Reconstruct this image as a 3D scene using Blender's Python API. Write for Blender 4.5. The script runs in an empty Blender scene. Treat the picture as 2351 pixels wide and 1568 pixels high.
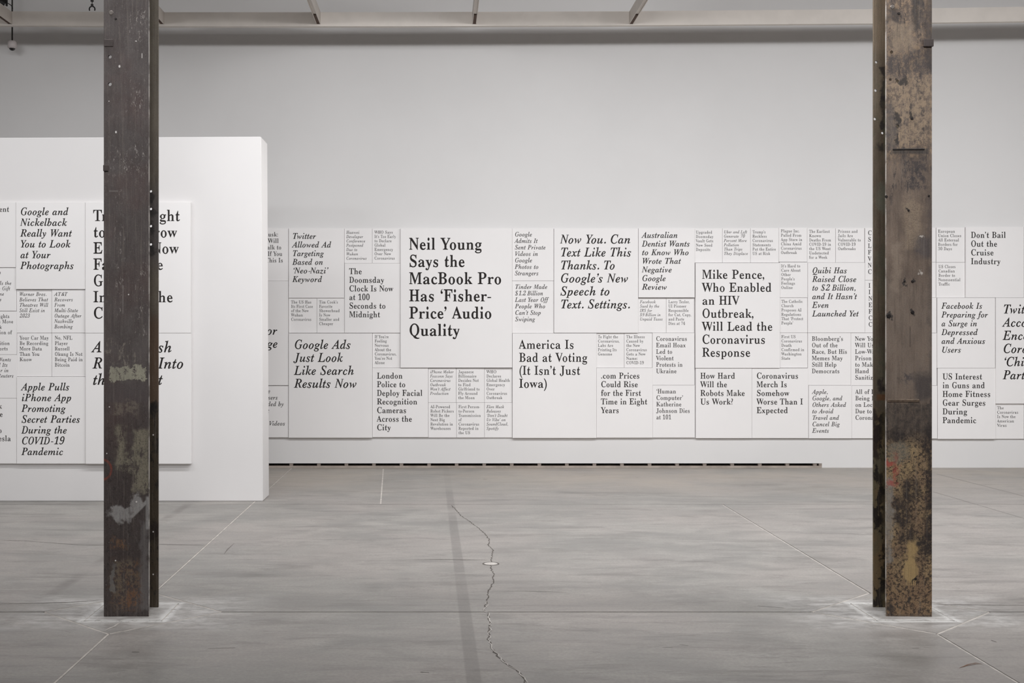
import bpy, bmesh, math, random
import numpy as np
from mathutils import Vector, Matrix

# ---------------------------------------------------------------- camera
F = 2790.0            # focal length in pixels of a 2351 x 1568 frame
VX, VY = 1010.0, 767.0  # where the optical axis meets the frame
H = 1.459             # eye height
D = 13.27             # distance to the far wall
DP = 10.60            # distance to the free-standing wall
sc = bpy.context.scene
cam = bpy.data.cameras.new('camera')
cam_o = bpy.data.objects.new('camera', cam)
sc.collection.objects.link(cam_o)
cam.sensor_width = 36.0
cam.lens = F / 2351 * 36
cam.shift_x = (1175.5 - VX) / 2351
cam.shift_y = -(784 - VY) / 2351
cam.clip_end = 200
cam_o.location = (0, 0, H)
cam_o.rotation_euler = (math.pi / 2, 0, 0)
sc.camera = cam_o
sc.view_settings.view_transform = 'Standard'
sc.view_settings.look = 'None'
sc.view_settings.gamma = 1
sc.view_settings.use_curve_mapping = False
sc.view_settings.exposure = 0.0
w = bpy.data.worlds.new('world'); sc.world = w; w.use_nodes = True
w.node_tree.nodes['Background'].inputs[0].default_value = (1, 0.97, 0.94, 1)
w.node_tree.nodes['Background'].inputs[1].default_value = 0.15

# ---------------------------------------------------------------- lamps (rows of ceiling floodlights, plus added fills)
def flood(x, y, z, power, size=(1.0, 0.25), aim=None, spread=180, col=(1, 0.965, 0.94)):
    l = bpy.data.lights.new('flood_and_fill_light', 'AREA')
    l.shape = 'RECTANGLE'; l.size, l.size_y = size
    l.energy = power; l.color = col; l.spread = math.radians(spread)
    o = bpy.data.objects.new('flood_and_fill_light', l)
    sc.collection.objects.link(o); o.location = (x, y, z)
    if aim is not None:
        o.rotation_euler = (Vector(aim) - Vector((x, y, z))).to_track_quat('-Z', 'Y').to_euler()
    return o
PW = 31.0
def tilt(x, y, z, deg, p, size=(1.1, 0.3), spread=150, col=(0.975, 0.985, 1.0)):
    a = math.radians(deg)
    return flood(x, y, z, p, size, aim=(x, y + math.cos(a), z - math.sin(a)), spread=spread, col=col)
for i, gx in enumerate((-5.2, -3.66, -2.06, -0.44, 1.16, 2.8, 4.4, 6.0, 7.6)):
    tilt(gx, 7.9, 4.72 if i % 3 == 0 else 4.53, 46, PW * (0.55 if gx < -3 else 0.30 if gx < -1.5 else 1.40 if gx < 1.5 else 1.12))
for gx in (-5.0, -2.0, 1.0, 4.0, 7.0):
    tilt(gx, 6.1, 4.45, 68, PW * (0.45 if gx < -1.5 else 1.6))
for gx in (-4.4, -0.6, 1.6, 5.4):
    tilt(gx, 2.0, 4.5, 24, 25 if gx < -3 else 22, spread=100)  # added front fills that brighten the column faces
flood(1.0, -2.5, 6.0, 62, (3.0, 1.0), col=(0.98, 0.99, 1.0))  # added overhead fill behind the camera
sp = bpy.data.lights.new('partition_fill_spot', 'SPOT'); sp.energy = 330; sp.spot_size = math.radians(38); sp.spot_blend = 1.0; sp.shadow_soft_size = 0.08
spo = bpy.data.objects.new('partition_fill_spot', sp); sc.collection.objects.link(spo); spo.location = (2.2, 11.0, 4.6)  # added spot, brightens the right end of the partition
spo.rotation_euler = (Vector((-1.6, 10.75, 2.1)) - Vector((2.2, 11.0, 4.6))).to_track_quat('-Z', 'Y').to_euler()

# ---------------------------------------------------------------- helpers
def W(x, y, d):
    return Vector(((x - VX) * d / F, d, H + (VY - y) * d / F))
def G(x, y, z=0.0):
    d = F * (H - z) / (y - VY)
    return Vector(((x - VX) * d / F, d, z))
def srgb(r, g, b):
    f = lambda c: (c / 255 / 12.92) if c / 255 <= 0.04045 else ((c / 255 + 0.055) / 1.055) ** 2.4
    return (f(r), f(g), f(b), 1)
def link(name, me, m=None, parent=None):
    o = bpy.data.objects.new(name, me)
    sc.collection.objects.link(o)
    if m is not None and not me.materials: me.materials.append(m)
    if parent is not None: o.parent = parent
    return o
def tag(o, label, cat, group=None):
    o['label'] = label; o['category'] = cat
    if group: o['group'] = group
    return o
def empty(name, loc, rz=0):
    o = bpy.data.objects.new(name, None); sc.collection.objects.link(o)
    o.location = loc; o.rotation_euler = (0, 0, rz); o.empty_display_size = 0.2
    return o
def box(bm, a, b, bevel=0.0):
    a, b = Vector(a), Vector(b)
    r = bmesh.ops.create_cube(bm, size=1)
    vs = r['verts']
    for v in vs:
        v.co = Vector(((a.x + b.x) / 2 + v.co.x * (b.x - a.x), (a.y + b.y) / 2 + v.co.y * (b.y - a.y), (a.z + b.z) / 2 + v.co.z * (b.z - a.z)))
    if bevel:
        es = {e for v in vs for e in v.link_edges}
        bmesh.ops.bevel(bm, geom=list(es), offset=bevel, segments=1, affect='EDGES')
def cyl(bm, p, q, r1, r2=None, n=16):
    p, q = Vector(p), Vector(q); r2 = r1 if r2 is None else r2
    M = Matrix.Translation((p + q) / 2) @ (q - p).to_track_quat('Z', 'Y').to_matrix().to_4x4()
    bmesh.ops.create_cone(bm, cap_ends=True, segments=n, radius1=r1, radius2=r2, depth=(q - p).length, matrix=M)
def fin(bm, name, m, parent=None, smooth=False):
    bmesh.ops.recalc_face_normals(bm, faces=bm.faces)
    me = bpy.data.meshes.new(name); bm.to_mesh(me); bm.free()
    if smooth:
        for p in me.polygons: p.use_smooth = True
    return link(name, me, m, parent)
def prism(name, pts, z0, z1, m, parent=None):
    bm = bmesh.new()
    t = [bm.verts.new((x, y, z1)) for x, y in pts]; b = [bm.verts.new((x, y, z0)) for x, y in pts]
    bm.faces.new(t); bm.faces.new(b[::-1])
    n = len(pts)
    for i in range(n): bm.faces.new((t[i], b[i], b[(i + 1) % n], t[(i + 1) % n]))
    return fin(bm, name, m, parent)
def struct(o): o['kind'] = 'structure'; return o

# ---------------------------------------------------------------- node helper
class NT:
    def __init__(s, name, rough=0.6, metal=0.0, spec=0.5):
        s.m = bpy.data.materials.new(name); s.m.use_nodes = True
        s.t = s.m.node_tree; s.b = s.t.nodes['Principled BSDF']
        s.b.inputs['Roughness'].default_value = rough; s.b.inputs['Metallic'].default_value = metal
        s.b.inputs['Specular IOR Level'].default_value = spec
        tc = s.t.nodes.new('ShaderNodeTexCoord'); s.co = tc.outputs['Object']
        sx = s.t.nodes.new('ShaderNodeSeparateXYZ'); s.t.links.new(s.co, sx.inputs[0])
        s.x, s.y, s.z = sx.outputs
    def put(s, sock, v):
        if isinstance(v, (int, float)): sock.default_value = v
        elif isinstance(v, tuple): sock.default_value = v
        else: s.t.links.new(v, sock)
    def M(s, op, a, b=0.0, c=None, clamp=False):
        n = s.t.nodes.new('ShaderNodeMath'); n.operation = op; n.use_clamp = clamp
        s.put(n.inputs[0], a); s.put(n.inputs[1], b)
        if c is not None: s.put(n.inputs[2], c)
        return n.outputs[0]
    def add(s, a, b): return s.M('ADD', a, b)
    def sub(s, a, b): return s.M('SUBTRACT', a, b)
    def mul(s, a, b): return s.M('MULTIPLY', a, b)
    def mx(s, a, b): return s.M('MAXIMUM', a, b)
    def ss(s, v, a, b, lo=0.0, hi=1.0):
        n = s.t.nodes.new('ShaderNodeMapRange'); n.interpolation_type = 'SMOOTHSTEP'
        s.put(n.inputs[0], v); n.inputs[1].default_value = a; n.inputs[2].default_value = b
        n.inputs[3].default_value = lo; n.inputs[4].default_value = hi
        return n.outputs[0]
    def noise(s, scale, st=(1, 1, 1), detail=4, rough=0.6, off=(0, 0, 0), dist=0.0):
        mp = s.t.nodes.new('ShaderNodeMapping'); s.t.links.new(s.co, mp.inputs[0])
        mp.inputs['Scale'].default_value = st; mp.inputs['Location'].default_value = off
        n = s.t.nodes.new('ShaderNodeTexNoise'); s.t.links.new(mp.outputs[0], n.inputs[0])
        n.inputs['Scale'].default_value = scale; n.inputs['Detail'].default_value = detail
        n.inputs['Roughness'].default_value = rough; n.inputs['Distortion'].default_value = dist
        return n.outputs[0]
    def mix(s, f, a, b):
        n = s.t.nodes.new('ShaderNodeMix'); n.data_type = 'RGBA'
        s.put(n.inputs[0], f); s.put(n.inputs[6], a); s.put(n.inputs[7], b)
        return n.outputs[2]
    def col(s, c): s.put(s.b.inputs['Base Color'], c)
    def bump(s, h, strength=0.3, dist=0.002):
        n = s.t.nodes.new('ShaderNodeBump'); n.inputs['Strength'].default_value = strength
        n.inputs['Distance'].default_value = dist; s.put(n.inputs['Height'], h)
        s.t.links.new(n.outputs[0], s.b.inputs['Normal'])

def plain(name, c, rough=0.6, metal=0.0, spec=0.4, var=0.0, sc_=3.0, bump=0.0):
    n = NT(name, rough, metal, spec)
    if var:
        c2 = tuple(v * (1 - var) for v in c[:3]) + (1,)
        n.col(n.mix(n.ss(n.noise(sc_), 0.35, 0.65), c, c2))
    else: n.col(c)
    if bump: n.bump(n.noise(350, detail=2), bump, 0.0006)
    return n.m

M_wall = plain('wall_paint', srgb(220, 218, 217), 0.75, spec=0.2, var=0.035, sc_=0.6, bump=0.15)
M_part = plain('partition_paint', srgb(222, 219, 218), 0.7, spec=0.2, var=0.03, sc_=0.7, bump=0.15)
M_board = plain('panel_white', srgb(234, 231, 230), 0.65, spec=0.25, var=0.02, sc_=1.3)
M_ink = plain('black_ink', srgb(38, 33, 32), 0.7, spec=0.2)
M_ceil = plain('ceiling_paint', srgb(200, 197, 194), 0.9, var=0.05)
M_beam = plain('cream_beam_paint', srgb(216, 208, 200), 0.5, var=0.06, sc_=4)
M_brown = plain('brown_primer', srgb(92, 70, 58), 0.8, var=0.3, sc_=30)
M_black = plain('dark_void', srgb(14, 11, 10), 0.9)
M_stud = plain('grey_stud', srgb(150, 138, 130), 0.7, var=0.2, sc_=20)
M_sill = plain('dusty_sill', srgb(176, 164, 154), 0.85, var=0.25, sc_=9)
M_rod = plain('dark_rod', srgb(70, 68, 66), 0.5, metal=0.3)
M_housing = plain('camera_housing', srgb(196, 188, 186), 0.45)
M_dome = plain('smoked_dome', srgb(12, 12, 12), 0.08, spec=0.8)
M_blk = plain('black_iron', srgb(28, 26, 26), 0.5, var=0.2, sc_=40)

# ---------------------------------------------------------------- floor
def concrete(name, seed=0.0):
    n = NT(name, 0.42, spec=0.35)
    big = n.noise(0.45, detail=5, rough=0.65, off=(seed, 0, 0))
    mid = n.noise(1.6, st=(1, 1.7, 1), detail=6, rough=0.7, off=(3 + seed, 1, 0), dist=0.6)
    streak = n.noise(3.0, st=(0.35, 1.6, 1), detail=5, rough=0.75, off=(7 + seed, 5, 0), dist=0.4)
    fine = n.noise(60, detail=3, rough=0.7)
    A, B = srgb(164, 160, 155), srgb(136, 133, 129)
    c = n.mix(n.ss(mid, 0.34, 0.66), B, A)
    c = n.mix(n.ss(big, 0.40, 0.60, 0.0, 0.40), c, srgb(172, 162, 157))
    sm = n.noise(7.0, st=(0.30, 1.5, 1), detail=9, rough=0.8, off=(17 + seed, 2, 0), dist=0.8)
    c = n.mix(n.ss(streak, 0.50, 0.68, 0.0, 0.62), c, srgb(122, 118, 114))
    c = n.mix(n.ss(sm, 0.50, 0.72, 0.0, 0.60), c, srgb(112, 108, 105))
    c = n.mix(n.ss(n.noise(6.5, st=(0.4, 1.5, 1), detail=9, rough=0.82, off=(2, 9, 0), dist=0.5), 0.54, 0.72, 0, 0.50), c, srgb(192, 188, 183))
    c = n.mix(n.ss(n.noise(1.1, st=(1, 1.3, 1), detail=8, rough=0.8, off=(31, 5, 0)), 0.52, 0.66, 0, 0.35), c, srgb(120, 116, 112))
    c = n.mix(n.ss(fine, 0.35, 0.65, 0.0, 0.22), c, srgb(110, 106, 103))
    # old scratches, thin and long
    wv = n.noise(34, st=(0.10, 1.0, 1), detail=5, rough=0.8, off=(5, 21, 0), dist=1.2)
    c = n.mix(n.ss(wv, 0.62, 0.70, 0, 0.38), c, srgb(106, 101, 98))
    # warmer, paler strip close to the far wall
    warm = n.mul(n.ss(n.y, 10.6, 12.4), n.ss(n.noise(0.9, detail=4, off=(4, 4, 0)), 0.25, 0.7))
    c = n.mix(n.mul(warm, 0.55), c, srgb(182, 170, 156))
    # darker, narrow streak running to the far wall
    xc = n.add(n.mul(n.y, -0.0094), 0.191)
    band = n.sub(1.0, n.ss(n.M('ABSOLUTE', n.sub(n.x, xc)), 0.026, 0.038))
    fade = n.ss(n.noise(1.1, st=(0.2, 1, 1), detail=1, off=(0, 3.3, 0)), 0.35, 0.5, 0.45, 1.0)
    band = n.mul(n.mul(band, fade), n.ss(n.y, 10.2, 12.6, 0.34, 0.08))
    c = n.mix(band, c, srgb(92, 88, 85))
    # second, diagonal streak on the left
    xd = n.add(n.mul(n.y, 0.006), -2.22)
    b2 = n.sub(1.0, n.ss(n.M('ABSOLUTE', n.sub(n.x, xd)), 0.01, 0.06))
    b2 = n.mul(n.mul(b2, 1.0), n.ss(n.noise(2.2, detail=3), 0.35, 0.6, 0.0, 0.45))
    c = n.mix(b2, c, srgb(96, 90, 86))
    # grout dust scattered round both column feet
    for cx in (-1.615, 2.42):
        dx = n.M('ABSOLUTE', n.sub(n.x, cx)); dy = n.M('ABSOLUTE', n.sub(n.y, 6.38))
        mxx = n.mx(n.mul(dx, 0.62), dy)
        near = n.sub(1.0, n.ss(mxx, 0.14, 0.50))
        dust = n.mul(near, n.ss(n.noise(9, st=(0.6, 1.3, 1), detail=6, rough=0.75, off=(cx, 0, 0)), 0.40, 0.62, 0.12, 0.85))
        c = n.mix(dust, c, srgb(206, 203, 200))
        ring = n.M('ABSOLUTE', n.sub(n.mx(dx, dy), 0.2))
        rim = n.mul(n.sub(1.0, n.ss(ring, 0.006, 0.045)), n.ss(n.noise(20, detail=7, rough=0.75, off=(1, cx, 0)), 0.40, 0.52, 0.15, 0.95))
        c = n.mix(rim, c, srgb(222, 220, 217))
    # small dark pits and pale specks
    pit = n.ss(n.noise(13, st=(0.5, 1.4, 1), detail=2, off=(11, 2, 0)), 0.74, 0.78, 0, 0.5)
    c = n.mix(pit, c, srgb(84, 80, 77))
    n.col(c)
    n.put(n.b.inputs['Roughness'], n.ss(mid, 0.3, 0.7, 0.38, 0.58))
    n.bump(n.add(n.mul(fine, 0.4), mid), 0.12, 0.004)
    return n.m
M_conc = concrete('polished_concrete')
M_fill = plain('pale_joint_filler', srgb(206, 199, 192), 0.8, var=0.25, sc_=12)
M_filld = plain('dark_joint_filler', srgb(96, 90, 86), 0.9, var=0.2, sc_=12)
M_crack = plain('crack_grey', srgb(114, 107, 102), 0.9, var=0.5, sc_=60)  # flat grey of the crack lines and the plug ring
M_chip = plain('pale_chipped_edge', srgb(206, 200, 194), 0.9, var=0.2, sc_=60)
M_scuff = plain('rubber_scuff', srgb(118, 112, 108), 0.7, var=0.2, sc_=30)

X0, X1, Y0, YB = -8.0, 10.5, -6.0, D
ZC = 7.0
bm = bmesh.new(); box(bm, (X0, Y0, -0.2), (X1, YB + 0.4, -0.02))
floor = struct(fin(bm, 'floor', M_filld))
cx = [X0, -5.65, -1.612, 2.42, 6.46, X1]
cy = [Y0, -1.7, 2.34, 6.38, 10.41, YB + 0.02]
HD = 0.468
cols = [(-1.612, 6.38), (2.42, 6.38)]
def inset(pts, gx):
    n = len(pts); out = []
    for i in range(n):
        p0, p1, p2 = Vector(pts[i - 1]), Vector(pts[i]), Vector(pts[(i + 1) % n])
        d1, d2 = (p1 - p0).normalized(), (p2 - p1).normalized()
        n1, n2 = Vector((-d1.y, d1.x)), Vector((-d2.y, d2.x))
        g1 = 0.0075 if abs(d1.y) < 0.05 else gx; g2 = 0.0075 if abs(d2.y) < 0.05 else gx
        den = n1.x * n2.y - n1.y * n2.x
        if abs(den) < 1e-6: v = n1 * g1
        else: v = Vector(((g1 * n2.y - g2 * n1.y) / den, (n1.x * g2 - n2.x * g1) / den))
        out.append(tuple(p1 + v))
    return out
rnd = random.Random(4)
for j in range(5):
    i = 0
    while i < 5:
        xa, xb = cx[i], cx[i + 1]
        if j == 4 and i == 2: xb = cx[4]; i += 1      # one wide slab along the far wall
        ya, yb = cy[j], cy[j + 1]
        pts = []
        for (px, py), (sx, sy) in (((xa, ya), (1, 1)), ((xb, ya), (-1, 1)), ((xb, yb), (-1, -1)), ((xa, yb), (1, -1))):
            if any(abs(px - c[0]) < .01 and abs(py - c[1]) < .01 for c in cols):
                a = (px + sx * HD, py); b = (px, py + sy * HD)
                if (sx, sy) in ((1, 1), (-1, -1)): pts += [b, a]
                else: pts += [a, b]
            else: pts.append((px, py))
        prism('concrete_slab', inset(pts, 0.0070), -0.02, rnd.uniform(-0.0004, 0.0004), M_conc, floor)
        i += 1
for c in cols:
    x, y = c
    R, s = HD - 0.010, 0.2
    bm = bmesh.new()
    outer = [(x - R, y), (x - s, y - R + s), (x, y - R), (x + s, y - R + s), (x + R, y), (x + s, y + R - s), (x, y + R), (x - s, y + R - s)]
    inner = [(x - s, y), (x - s, y - s), (x, y - s), (x + s, y - s), (x + s, y), (x + s, y + s), (x, y + s), (x - s, y + s)]
    vo = [bm.verts.new((a, b, 0)) for a, b in outer]; vi = [bm.verts.new((a, b, 0)) for a, b in inner]
    for k in range(8): bm.faces.new((vo[k], vo[(k + 1) % 8], vi[(k + 1) % 8], vi[k]))
    r = bmesh.ops.extrude_face_region(bm, geom=bm.faces[:])
    for v in [g for g in r['geom'] if isinstance(g, bmesh.types.BMVert)]: v.co.z = -0.02
    fin(bm, 'diamond_infill', M_conc, floor)
    q = s - 0.006
    prism('grout_pad', [(x - q, y - q), (x + q, y - q), (x + q, y + q), (x - q, y + q)], -0.02, 0.001, M_conc, floor)
    for (a, b), (c2, d2) in (((x - R, y), (x, y - R)), ((x, y - R), (x + R, y)), ((x + R, y), (x, y + R)), ((x, y + R), (x - R, y))):
        dv = Vector((c2 - a, d2 - b)).normalized(); nn = Vector((-dv.y, dv.x)) * 0.016
        prism('joint_filler', [(a - nn.x, b - nn.y), (c2 - nn.x, d2 - nn.y), (c2 + nn.x, d2 + nn.y), (a + nn.x, b + nn.y)], -0.02, -0.0010, M_fill, floor)
    for k in range(4):
        sx, sy = ((0, -1), (1, 0), (0, 1), (-1, 0))[k]
        if sx: prism('joint_filler', [(x + sx * s - .01, y - s), (x + sx * s + .01, y - s), (x + sx * s + .01, y + s), (x + sx * s - .01, y + s)], -0.02, -0.0008, M_fill, floor)
        else: prism('joint_filler', [(x - s, y + sy * s - .01), (x + s, y + sy * s - .01), (x + s, y + sy * s + .01), (x - s, y + sy * s + .01)], -0.02, -0.0008, M_fill, floor)
for xx in (-1.612, 2.42):
    prism('joint_filler', [(xx - .007, Y0), (xx + .0035, Y0), (xx + .0035, 6.38 - HD), (xx - .007, 6.38 - HD)], -0.02, -0.0012, M_fill, floor)
    prism('joint_filler', [(xx - .0065, 6.38 + HD), (xx + .003, 6.38 + HD), (xx + .003, D if xx < 0 else 10.4), (xx - .0065, D if xx < 0 else 10.4)], -0.02, -0.0012, M_fill, floor)

M_fillg = plain('grey_joint_filler', srgb(128, 122, 117), 0.9, var=0.3, sc_=12)
for yy in (6.38, 10.41):
    ed = [X0, -1.612 - HD, None, -1.612 + HD, 2.42 - HD, None, 2.42 + HD, X1] if yy < 7 else [X0, X1]
    for xa, xb in zip(ed, ed[1:]):
        if xa is None or xb is None: continue
        prism('joint_filler', [(xa, yy - .0072), (xb, yy - .0072), (xb, yy + .0072), (xa, yy + .0072)], -0.02, -0.0012, M_fillg, floor)

def ribbon(name, px, w, m, jitter=0.0, seed=1, z=0.0010, sub=0, parent=floor, taper=True):
    rn = random.Random(seed)
    P = [G(x, y, 0) for x, y in px]
    if sub:
        Q = []
        for a, b in zip(P, P[1:]):
            k = max(1, int((b - a).length / sub))
            for i in range(k):
                p = a.lerp(b, i / k); p.x += rn.uniform(-jitter, jitter); p.y += rn.uniform(-jitter, jitter) * 0.6; Q.append(p)
        Q.append(P[-1]); P = Q
    bm = bmesh.new(); L, R = [], []
    for i, p in enumerate(P):
        d = (P[min(i + 1, len(P) - 1)] - P[max(i - 1, 0)]).normalized()
        n = Vector((-d.y, d.x, 0)); ww = w * (rn.uniform(0.45, 1.3) if sub else 1)
        if taper and i in (0, len(P) - 1): ww *= 0.2
        L.append(bm.verts.new((p.x + n.x * ww / 2, p.y + n.y * ww / 2, z)))
        R.append(bm.verts.new((p.x - n.x * ww / 2, p.y - n.y * ww / 2, z)))
    for i in range(len(P) - 1): bm.faces.new((R[i], R[i + 1], L[i + 1], L[i]))
    return fin(bm, name, m, parent)
crk = [(1037, 1160), (1058, 1184), (1090, 1206), (1110, 1222), (1124, 1240), (1121, 1252), (1132, 1262), (1128, 1283), (1127, 1305), (1133, 1318), (1131, 1342), (1121, 1358), (1119, 1380), (1111, 1401), (1122, 1408), (1124, 1440), (1121, 1468), (1135, 1497), (1160, 1524), (1190, 1541), (1204, 1556), (1205, 1572)]
ribbon('crack', crk, 0.0075, M_crack, 0.006, 3, sub=0.03)
ribbon('crack_chipping', [(x + 2, y) for x, y in crk[12:]], 0.005, M_chip, 0.010, 8, z=0.0013, sub=0.03)
ribbon('crack', [(930, 1285), (1000, 1284.5), (1060, 1285.5), (1122, 1286)], 0.009, M_crack, 0.003, 5, sub=0.1)
ribbon('crack', [(0, 1240), (60, 1242), (110, 1246), (180, 1251), (250, 1252), (370, 1250), (475, 1252)], 0.008, M_crack, 0.004, 6, sub=0.1)
ribbon('crack', [(0, 1386), (100, 1385), (200, 1381), (238, 1376)], 0.010, M_crack, 0.002, 7, sub=0.1)
ribbon('crack', [(2142, 1388), (2250, 1389), (2360, 1390)], 0.010, M_crack, 0.002, 9, sub=0.1)
ribbon('crack', [(1128, 1357), (1200, 1357), (1300, 1360)], 0.008, M_scuff, 0.004, 10, sub=0.1)
ribbon('saw_cut', [(880, 1077), (874, 1157)], 0.012, M_fill, taper=False)
ribbon('saw_cut', [(2150, 1088), (2370, 1144)], 0.004, M_scuff, taper=False)
ribbon('saw_cut', [(2142, 1129), (2370, 1196)], 0.004, M_scuff, taper=False)
ribbon('saw_cut', [(277, 1428), (262, 1438), (240, 1449)], 0.010, M_fill, 0.004, 12, sub=0.05)
ribbon('saw_cut', [(242, 1455), (300, 1447), (365, 1434)], 0.006, M_fill, 0.002, 13, sub=0.05)
for k, (pl, ww) in enumerate([([(514, 1273), (522, 1262), (538, 1247)], 0.013), ([(1520, 1487), (1545, 1486)], 0.02), ([(1560, 1480), (1580, 1482)], 0.02), ([(303, 1497), (320, 1497)], 0.03), ([(478, 1489), (540, 1487)], 0.022), ([(150, 1450), (162, 1452)], 0.012), ([(942, 1348), (952, 1349)], 0.02), ([(965, 1543), (985, 1544)], 0.03), ([(1205, 1368), (1212, 1368)], 0.012), ([(2185, 1350), (2205, 1351)], 0.02), ([(2275, 1470), (2288, 1474)], 0.03), ([(1700, 1115), (1712, 1116)], 0.03), ([(1108, 1100), (1118, 1101)], 0.05), ([(2095, 1488), (2110, 1488)], 0.02), ([(1740, 1391), (1800, 1396)], 0.03), ([(1460, 1096), (1466, 1097)], 0.03)]):
    ribbon('scuff_mark', pl, ww * 0.7, M_scuff, z=0.0009)
M_rust = plain('rusty_scratch', srgb(128, 100, 82), 0.8)
ribbon('rust_scratch', [(2200, 1534), (2222, 1526), (2240, 1522), (2257, 1526)], 0.006, M_rust, 0.003, 15, sub=0.02)
ribbon('rust_scratch', [(2212, 1531), (2240, 1525), (2254, 1524)], 0.004, M_rust, 0.003, 16, z=.0014, sub=0.02)
# cast cover plate in the floor beside the crack
p = G(1127, 1294.5)
bm = bmesh.new(); cyl(bm, (p.x, p.y, -0.01), (p.x, p.y, 0.0020), 0.042, n=32)
pl_ = fin(bm, 'floor_plug', M_chip, floor)
bm = bmesh.new()
for r0, r1, zz in ((0.047, 0.054, 0.0018),):
    a = [bm.verts.new((p.x + r0 * math.cos(t), p.y + r0 * math.sin(t), zz)) for t in np.linspace(0, 2 * math.pi, 33)[:-1]]
    b = [bm.verts.new((p.x + r1 * math.cos(t), p.y + r1 * math.sin(t), zz)) for t in np.linspace(0, 2 * math.pi, 33)[:-1]]
    for i in range(32): bm.faces.new((a[i], a[(i + 1) % 32], b[(i + 1) % 32], b[i]))
fin(bm, 'plug_ring', M_crack, pl_)

# ---------------------------------------------------------------- room shell
K = D / F
def wallz(y): return H + (VY - y) * K
def wallx(x): return (x - VX) * K
zs0, zs1 = 0.018, 0.0475
xe = wallx(1887)
bm = bmesh.new()
box(bm, (X0, D, zs1), (X1, D + 0.2, ZC))
box(bm, (xe, D, 0), (X1, D + 0.2, zs1))
wall = struct(fin(bm, 'wall_back', M_wall))
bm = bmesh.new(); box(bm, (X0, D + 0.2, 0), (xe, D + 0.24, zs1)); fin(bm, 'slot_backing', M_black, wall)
bm = bmesh.new(); box(bm, (X0, D + 0.004, 0), (xe, D + 0.2, zs0)); fin(bm, 'slot_sill', M_sill, wall)
k = 0
while 1872 - 63.35 * k > 560:
    xs = wallx(1872 - 63.35 * k)
    bm = bmesh.new(); box(bm, (xs - 0.019, D + 0.012, zs0), (xs + 0.019, D + 0.06, zs1))
    fin(bm, 'stud', M_stud, wall); k += 1
bm = bmesh.new(); box(bm, (xe - 0.03, D + 0.003, zs0), (xe, D + 0.2, zs1)); fin(bm, 'slot_end', M_stud, wall)
bm = bmesh.new(); box(bm, (X0, Y0, 0), (X0 - 0.2, D + 0.2, ZC)); struct(fin(bm, 'wall_left', M_wall))
bm = bmesh.new(); box(bm, (X1, Y0, 0), (X1 + 0.2, D + 0.2, ZC)); struct(fin(bm, 'wall_right', M_wall))
bm = bmesh.new(); box(bm, (X0, Y0 - 0.2, 0), (X1, Y0, ZC)); struct(fin(bm, 'wall_front', M_wall))
bm = bmesh.new(); box(bm, (X0, Y0, ZC), (X1, D + 0.2, ZC + 0.2)); struct(fin(bm, 'ceiling', M_ceil))

# ---------------------------------------------------------------- free-standing wall
k2 = 1.036
cs = [W(-330, 317.5, DP), W(599.5, 313.5, DP), W(603.5, 1150.5, DP), W(-330, 1151, DP)]
cs[2].z = cs[3].z = 0
T = DP * (k2 - 1)
bm = bmesh.new()
f = [bm.verts.new(c) for c in cs]; b = [bm.verts.new(c + Vector((0, T, 0))) for c in cs]
bm.faces.new(f[::-1]); bm.faces.new(b)
for i in range(4): bm.faces.new((f[i], f[(i + 1) % 4], b[(i + 1) % 4], b[i]))
bmesh.ops.bevel(bm, geom=bm.edges[:], offset=0.006, segments=2, affect='EDGES')
part = fin(bm, 'partition_wall', M_part)
tag(part, 'white free-standing partition wall behind the left steel column', 'wall')

# ---------------------------------------------------------------- lettering
TMP = None
def mapc(c, it):
    base = 0x1D468 if it else 0x1D400
    if 'A' <= c <= 'Z': return chr(base + ord(c) - 65)
    if 'a' <= c <= 'z': return chr(base + 26 + ord(c) - 97)
    if '0' <= c <= '9': return chr(0x1D7CE + ord(c) - 48)
    return c
def raw(s):
    global TMP
    if TMP is None:
        cu = bpy.data.curves.new('tmp', 'FONT'); cu.resolution_u = 4
        TMP = bpy.data.objects.new('tmp', cu)
    o = TMP; o.data.body = s
    me = bpy.data.meshes.new_from_object(o)
    n = len(me.vertices); co = np.empty(n * 3); me.vertices.foreach_get('co', co)
    fs = [tuple(p.vertices) for p in me.polygons]
    bpy.data.meshes.remove(me)
    co = co.reshape(-1, 3)[:, :2]
    # merge duplicates
    key = {}; idx = []; out = []
    for p in co:
        kk = (round(p[0], 5), round(p[1], 5))
        if kk not in key: key[kk] = len(out); out.append(p)
        idx.append(key[kk])
    fs = [tuple(idx[i] for i in f) for f in fs]
    fs = [f for f in fs if len(set(f)) == len(f)]
    return np.array(out).reshape(-1, 2), fs
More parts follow.
